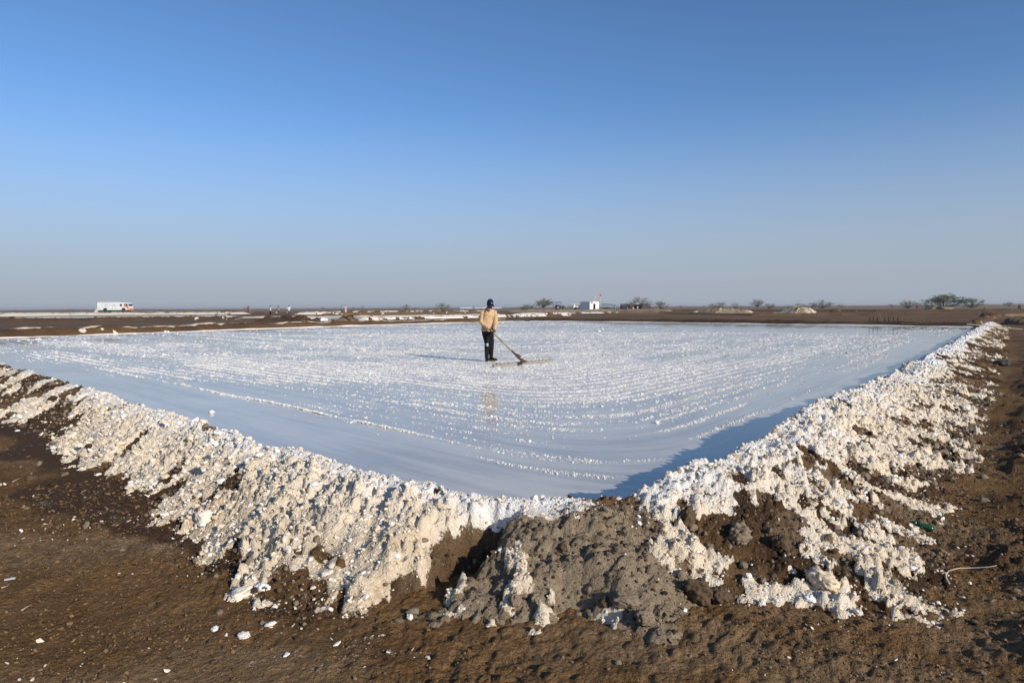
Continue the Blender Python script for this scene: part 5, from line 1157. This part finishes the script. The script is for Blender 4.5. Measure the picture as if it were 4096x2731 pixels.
# ------------------------------------------------------------------ stakes, poles and small things near the pan
for i, px in enumerate((3487, 3503, 3520, 3550, 3566, 3584, 3601)):
    p = gp(px, 1301, 0); p = p + Vector((0, .35, 0)); bm = NB(); k = random.Random(i); tube(bm, [(0, 0, -.1), (k.uniform(-.01, .01), 0, .30), (k.uniform(-.02, .02), 0, .62 + k.uniform(-.03, .04))], [.048, .046, .040], 6)
    tag(part('stake', bm, M_DARKWOOD, None, False, p), 'short dark wooden stake in the row on the far wet bank', 'stake', 'row of stakes on the far bank')
p = gp(3543, 1300, 0) + Vector((0, .3, 0)); bm = NB(); tube(bm, [(0, 0, -.05), (-.16, .02, .42), (-.33, .05, .88)], [.026, .024, .018], 6); tag(part('leaning_stick', bm, M_CLOD_DRY, None, False, p), 'pale stick leaning left across the row of dark stakes', 'stick')
a, b = gp(3868, 1296, .42), gp(4100, 1318, .12)
r = empty('lying_rake', a); tag(r, 'long bamboo rake lying across the white end of the salt bank', 'rake'); bm = NB(); n = 12
tube(bm, [(b - a) * (k / n) for k in range(n + 1)], .024, 7); part('handle', bm, M_BAMBOO, r); bm = NB(); c = b - a; box(bm, (c.x + .15, c.y - .1, c.z + .02), (.55, .05, .26), rz=.6, rx=.5); part('metal_blade', bm, M_METAL, r)
r = thing_at(3935, 92, 'propped_sticks', 'bent sticks propped like a tripod on the far dark ground', 'sticks'); 
for q in ([(-.95, 0, 0), (-.5, 0, .4), (.05, 0, .95)], [(.05, 0, .95), (.35, 0, .5), (.55, 0, .05)], [(.05, 0, .95), (.0, .3, .4), (-.1, .5, 0)], [(.1, 0, .75), (.16, 0, 1.2)]): bm = NB(); tube(bm, q, [.05] * len(q), 5); part('stick', bm, M_WOOD, r)
def pebble(name, px, py, s, mat, label, cat, group=None, seed=0, dz=.3, water=False, sink=.25):
    z = 0.
    for _ in range(14):
        p = gp(px, py, z); z = .5 * z + .5 * (0. if water else surf(p.x, p.y))
    me = PEB[seed % len(PEB)].copy() if False else PEB[seed % len(PEB)]
    o = bpy.data.objects.new(name, me); COL.objects.link(o)
    o.location = (p.x, p.y, z + s[2] * (1 - 2 * sink)); o.scale = s; o.rotation_euler = (random.uniform(-.3, .3), random.uniform(-.3, .3), random.uniform(0, 6.28))
    o.material_slots[0].link = 'OBJECT'; o.material_slots[0].material = mat
    tag(o, label, cat, group); return o
PEB = []
for i in range(10):
    me = lump_mesh('chunk', 200 + i, 4, .24, .95, False, .42); me.materials.append(M_SALT_C); PEB.append(me)
lump_lbl = 'salt lumps by the near banks'
for i, (px, py, w, h, m, lb) in enumerate((
  (820, 2095, .075, .085, M_SALT_C, 'upright cream salt lump casting a black shadow below the left bank'),
  (1050, 2355, .055, .032, M_SALT_W, 'flat white salt slab touching a longer cream slab on dark mud'),
  (965, 2382, .085, .035, M_SALT_C, 'long cream salt slab lying tip outward on the dark mud'),
  (3285, 2335, .105, .070, M_SALT_C, 'biggest tan salt boulder at the foot of the bank with the bottle'),
  (3243, 2415, .045, .030, M_SALT_W, 'white crumbly salt lump just below the biggest boulder'),
  (3650, 2290, .028, .016, M_SALT_W, 'small flat pale stone left of the curved twig'),
  (1080, 2500, .035, .016, M_SALT_W, 'flat white salt smear cake in front of the long cream slab'),
  (975, 2545, .040, .018, M_SALT_C, 'oval cream stone beside scattered white crumbs'),
  (860, 2520, .030, .012, M_SALT_W, 'white salt flake near the oval cream stone'),
  (1640, 2475, .026, .026, M_SALT_C, 'single pale lump on open brown soil before the mud corner'),
  (1145, 2620, .024, .010, M_SALT_W, 'small flat white flake on open soil near the frame bottom'),
  (70, 1725, .05, .02, M_SALT_W, 'flat pale flake on dark mud far left below the clods'),
  (660, 2060, .035, .018, M_SALT_C, 'flat cream stone on dark mud left of the upright lump'),
  (3860, 1640, .07, .05, M_SALT_W, 'bright white salt block sitting on the outer slope of the right bank'),
  (2150, 2085, .035, .035, M_SALT_W, 'white salt lump on the grey mud corner crest'),
  (2475, 2045, .028, .022, M_SALT_W, 'little white salt piece on the brown lip of the corner'))):
    pebble('salt_chunk', px, py, (w * .85, w * .6, h * .8), m, lb, 'salt lump', lump_lbl, i)
for i, (px, py, w, h, m, lb) in enumerate((
  (150, 1590, .11, .075, M_CLOD, 'rounded brown clod resting on the cream left end of the bank'), (210, 1615, .12, .075, M_CLOD_DARK, 'larger dark clod next to the rounded brown one'),
  (285, 1628, .08, .05, M_CLOD_DARK, 'dark jagged clod where the white crust begins'), (20, 1635, .14, .08, M_CLOD, 'big smooth brown clod by the bank foot'),
  (50, 1665, .12, .07, M_CLOD, 'brown clod directly below the big smooth one'), (160, 1640, .06, .04, M_CLOD_DARK, 'small dark clod between the brown ones on the bank'),
  (390, 1835, .055, .028, M_CLOD_DRY, 'tan half buried stone on the dark mud at the bank foot'), (125, 1920, .085, .045, M_CLOD, 'knobbly brown clod alone on the brown flat'),
  (210, 1940, .06, .030, M_CLOD_DARK, 'low dark clod to the right of the knobbly one'),
  (2790, 2395, .12, .10, M_CLOD, 'big rounded brown mud lump at the foot of the broken salt'), (2880, 2400, .10, .07, M_CLOD, 'brown mud lump joined to the big rounded one'),
  (2750, 2090, .085, .10, M_CLOD, 'tall brown mud lump set in the broken salt crust'), (2960, 2160, .11, .10, M_CLOD_DRY, 'broad tan mud block showing through the broken salt'),
  (3120, 2200, .10, .08, M_CLOD, 'brown block right of the broad tan one in broken salt'), (2060, 2425, .055, .05, M_CLOD_DRY, 'pale mud lump in the slump below the dark hollow'), (2150, 2430, .07, .07, M_CLOD_DRY, 'pale upright mud lump beside the slump'),
  (1845, 2065, .08, .09, M_CLOD, 'mud block hanging at the edge of the dark hollow'), (2500, 2420, .12, .06, M_CLOD_DRY, 'cracked grey mud slab at the toe of the mud corner'), (2580, 2480, .09, .05, M_CLOD_DRY, 'crumbled grey mud clod below the cracked slab'))):
    pebble('mud_clod', px, py, (w * .60, w * .54, h * .74), m, lb, 'clod', 'mud clods by the near banks', i + 3)
pebble('dark_stone', 4010, 1462, (.20, .14, .10), plain('dark_stone', (.05, .05, .045), .6), 'large dark stone on the outer slope beside the right salt bank', 'stone', None, 2)
for i, (px, py, w, lb) in enumerate(((848, 1652, .045, 'white salt crusted lump standing in brine off the left bank'), (1727, 1402, .06, 'small white lump in the brine left of the salt worker'), (2628, 1692, .035, 'single white salt lump among faint curved rows'), (3800, 1306, .12, 'pale lump in dark reflection near the end of the salt bank'))):
    pebble('salt_lump', px, py, (w, w * .8, w * .55), M_SALT_W, lb, 'salt lump', None, i + 5, water=True, sink=.12)
for i, px in enumerate((661, 672)): pebble('white_lump', px, 1331, (.075, .075, .09 - .015 * i), M_WHITE, ('rounder' if i == 0 else 'lower') + ' of two white lumps in the brine below the muddy bank', 'lump', None, 3 + i, water=True, sink=.1)
# twigs
def twig(pts_px, rad_, label, name='twig', mat=None):
    P = []
    for px, py in pts_px:
        z = 0.
        for _ in range(10): p = gp(px, py, z); z = .5 * z + .5 * (surf(p.x, p.y) + .012)
        P.append(Vector((p.x, p.y, z)))
    o0 = P[0]; bm = NB(); n = len(P); tube(bm, [q - o0 for q in P], [rad_ * (1 - .6 * k / (n - 1)) for k in range(n)], 6); tag(part(name, bm, mat or M_BAMBOO, None, True, o0), label, 'twig')
twig([(3797, 2333), (3785, 2315), (3783, 2300), (3795, 2282), (3830, 2272), (3900, 2270), (3960, 2266), (3992, 2258)], .006, 'hook shaped pale brown twig on the dark soil at the right')
twig([(85, 2440), (110, 2425), (132, 2412)], .004, 'short straw coloured twig on the brown flat')
twig([(50, 1926), (75, 1915), (92, 1906)], .005, 'thin pale twig lying left of the knobbly clod')
twig([(5, 2350), (25, 2345), (48, 2332)], .004, 'bent dry stalk beside the grey metal scrap')
r_ = gp(40, 2320, surf(-2.5, 3.8)); bm = NB(); box(bm, (0, 0, .008), (.055, .014, .010), rz=.5, bevel=.002); box(bm, (.012, .004, .014), (.02, .010, .004), rz=.5); tag(part('metal_scrap', bm, M_METAL, None, False, (r_.x, r_.y, surf(r_.x, r_.y) + .004)), 'small grey metal scrap on the brown flat', 'scrap')
# crushed green bottle half buried in salt
z = 0.
for _ in range(12): p = gp(3690, 2108, z); z = .5 * z + .5 * surf(p.x, p.y)
r = empty('green_bottle', (p.x, p.y, z + .004), rad(-38)); r.scale = (.5, .62, .55); tag(r, 'crushed green plastic bottle half buried in the salt crust', 'bottle')
b = MatB('green_plastic'); M_PET = b.done((.02, .12, .045), .2, None, .5, Transmission_Weight=.35)
bm = NB(); tube(bm, [(-.155, 0, .030), (-.12, .002, .030), (-.115, 0, .030), (-.07, .0, .028)], [(.020, .019), (.019, .018), (.024, .023), (.036, .030)], 14); tube(bm, [(-.07, 0, .028), (-.02, .004, .020), (.04, -.004, .012), (.10, .0, -.002), (.135, 0, -.012)], [(.036, .030), (.026, .040), (.034, .040), (.040, .030), (.030, .036)], 14)
part('bottle_body', bm, M_PET, r, True); bm = NB(); tube(bm, [(-.172, 0, .031), (-.150, 0, .031)], .021, 14); part('bottle_cap', bm, M_GREEN if False else M_PET, r); bm = NB(); tube(bm, [(-.131, 0, .030), (-.126, 0, .030)], .026, 14); part('neck_ring', bm, M_PET, r)
# crumbs and flakes over the open soil near the banks
def soil_bits():
    n = 5000; th = RNG.uniform(-rad(46), rad(46), n); r = np.exp(RNG.uniform(math.log(2.2), math.log(11), n)); x = r * np.sin(th); y = r * np.cos(th)
    d = d_of(x, y); u, v = uv_of(x, y); k = (d < -.75) & (RNG.uniform(0, 1, n) < .25 + .75 * S(-2.2, -1.1, d) + .6 * (v < -1.4))
    x, y, r, v, d = x[k], y[k], r[k], v[k], d[k]; sc = np.clip(.0042 * RNG.lognormal(0, .6, len(x)), .0025, .022) * np.clip(r / 4.5, .7, 2.) * np.where(v < -1.5, 1.5, 1.)
    z = ground_full(x, y)[0] + sc * .2
    scatter('soil_crumbs', np.stack([x, y, z], -1), np.stack([sc * 1.2, sc, sc * .8], -1), proto_m, 'dark and tan soil crumbs littering the brown ground', 'soil')
    n = 1500; c = RNG.integers(0, 40, n); cx = RNG.uniform(-6, 4, 40); cy = RNG.uniform(2.4, 6.5, 40); sp = RNG.uniform(.05, .28, 40)
    x = cx[c] + RNG.normal(0, 1, n) * sp[c] * 1.4; y = cy[c] + RNG.normal(0, 1, n) * sp[c] * .6; d = d_of(x, y); k = (d < -.85); x, y = x[k], y[k]; sc = np.clip(.0036 * RNG.lognormal(0, .6, len(x)), .002, .016)
    scatter('salt_flakes', np.stack([x, y, ground_full(x, y)[0] + .003], -1), np.stack([sc * 1.6, sc, sc * .5], -1), proto_c, 'white salt flakes scattered in loose patches over the brown ground', 'salt')
soil_bits()
proto_s = bpy.data.collections.new('soil_grain_shapes')
M_SOIL = [mat_mudclod('soil_grain_%d' % i, a, c) for i, (a, c) in enumerate((((.10, .058, .027), (.19, .115, .056)), ((.17, .105, .052), (.28, .18, .095)), ((.06, .036, .019), (.12, .072, .037))))]
for i in range(6):
    o = bpy.data.objects.new('soil', lump_mesh('soil', 130 + i, 1, .40, .85, True)); o.data.materials.append(M_SOIL[i % 3]); proto_s.objects.link(o)
def soil_grains():
    n = 50000; th = RNG.uniform(-rad(44), rad(44), n); r = np.exp(RNG.uniform(math.log(2.0), math.log(7.5), n)); x = r * np.sin(th); y = r * np.cos(th); d = d_of(x, y)
    k = (d < -.7) & (RNG.uniform(0, 1, n) < .15 + 1.0 * S(.36, .62, fbm(x * 1.3, y * 1.3, 330, 4))); x, y, r = x[k], y[k], r[k]
    sc = np.clip(.0034 * RNG.lognormal(0, .5, len(x)), .0015, .013) * np.clip(r / 3.5, .8, 1.8)
    scatter('soil_grains', np.stack([x, y, ground_full(x, y)[0] + sc * .15], -1), np.stack([sc * 1.2, sc, sc * .8], -1), proto_s, 'fine brown soil grains covering the open ground', 'soil')
soil_grains()

# ------------------------------------------------------------------ dusty air over the flats
hb = NB(); box(hb, (0, 0, 4.4), (19000, 19000, 11.6)); hz = bm_mesh(hb, 'haze')
mh = bpy.data.materials.new('pale_dusty_air'); mh.use_nodes = True; nh = mh.node_tree
for n_ in list(nh.nodes):
    if n_.type == 'BSDF_PRINCIPLED': nh.nodes.remove(n_)
pv = nh.nodes.new('ShaderNodeVolumePrincipled'); pv.inputs['Color'].default_value = (.80, .82, .86, 1); pv.inputs['Density'].default_value = .00030; pv.inputs['Anisotropy'].default_value = .1
nh.links.new(pv.outputs[0], nh.nodes['Material Output'].inputs['Volume'])
tag(link('haze', hz, mh), 'thin pale dust haze lying over the flats', 'haze', kind='stuff')
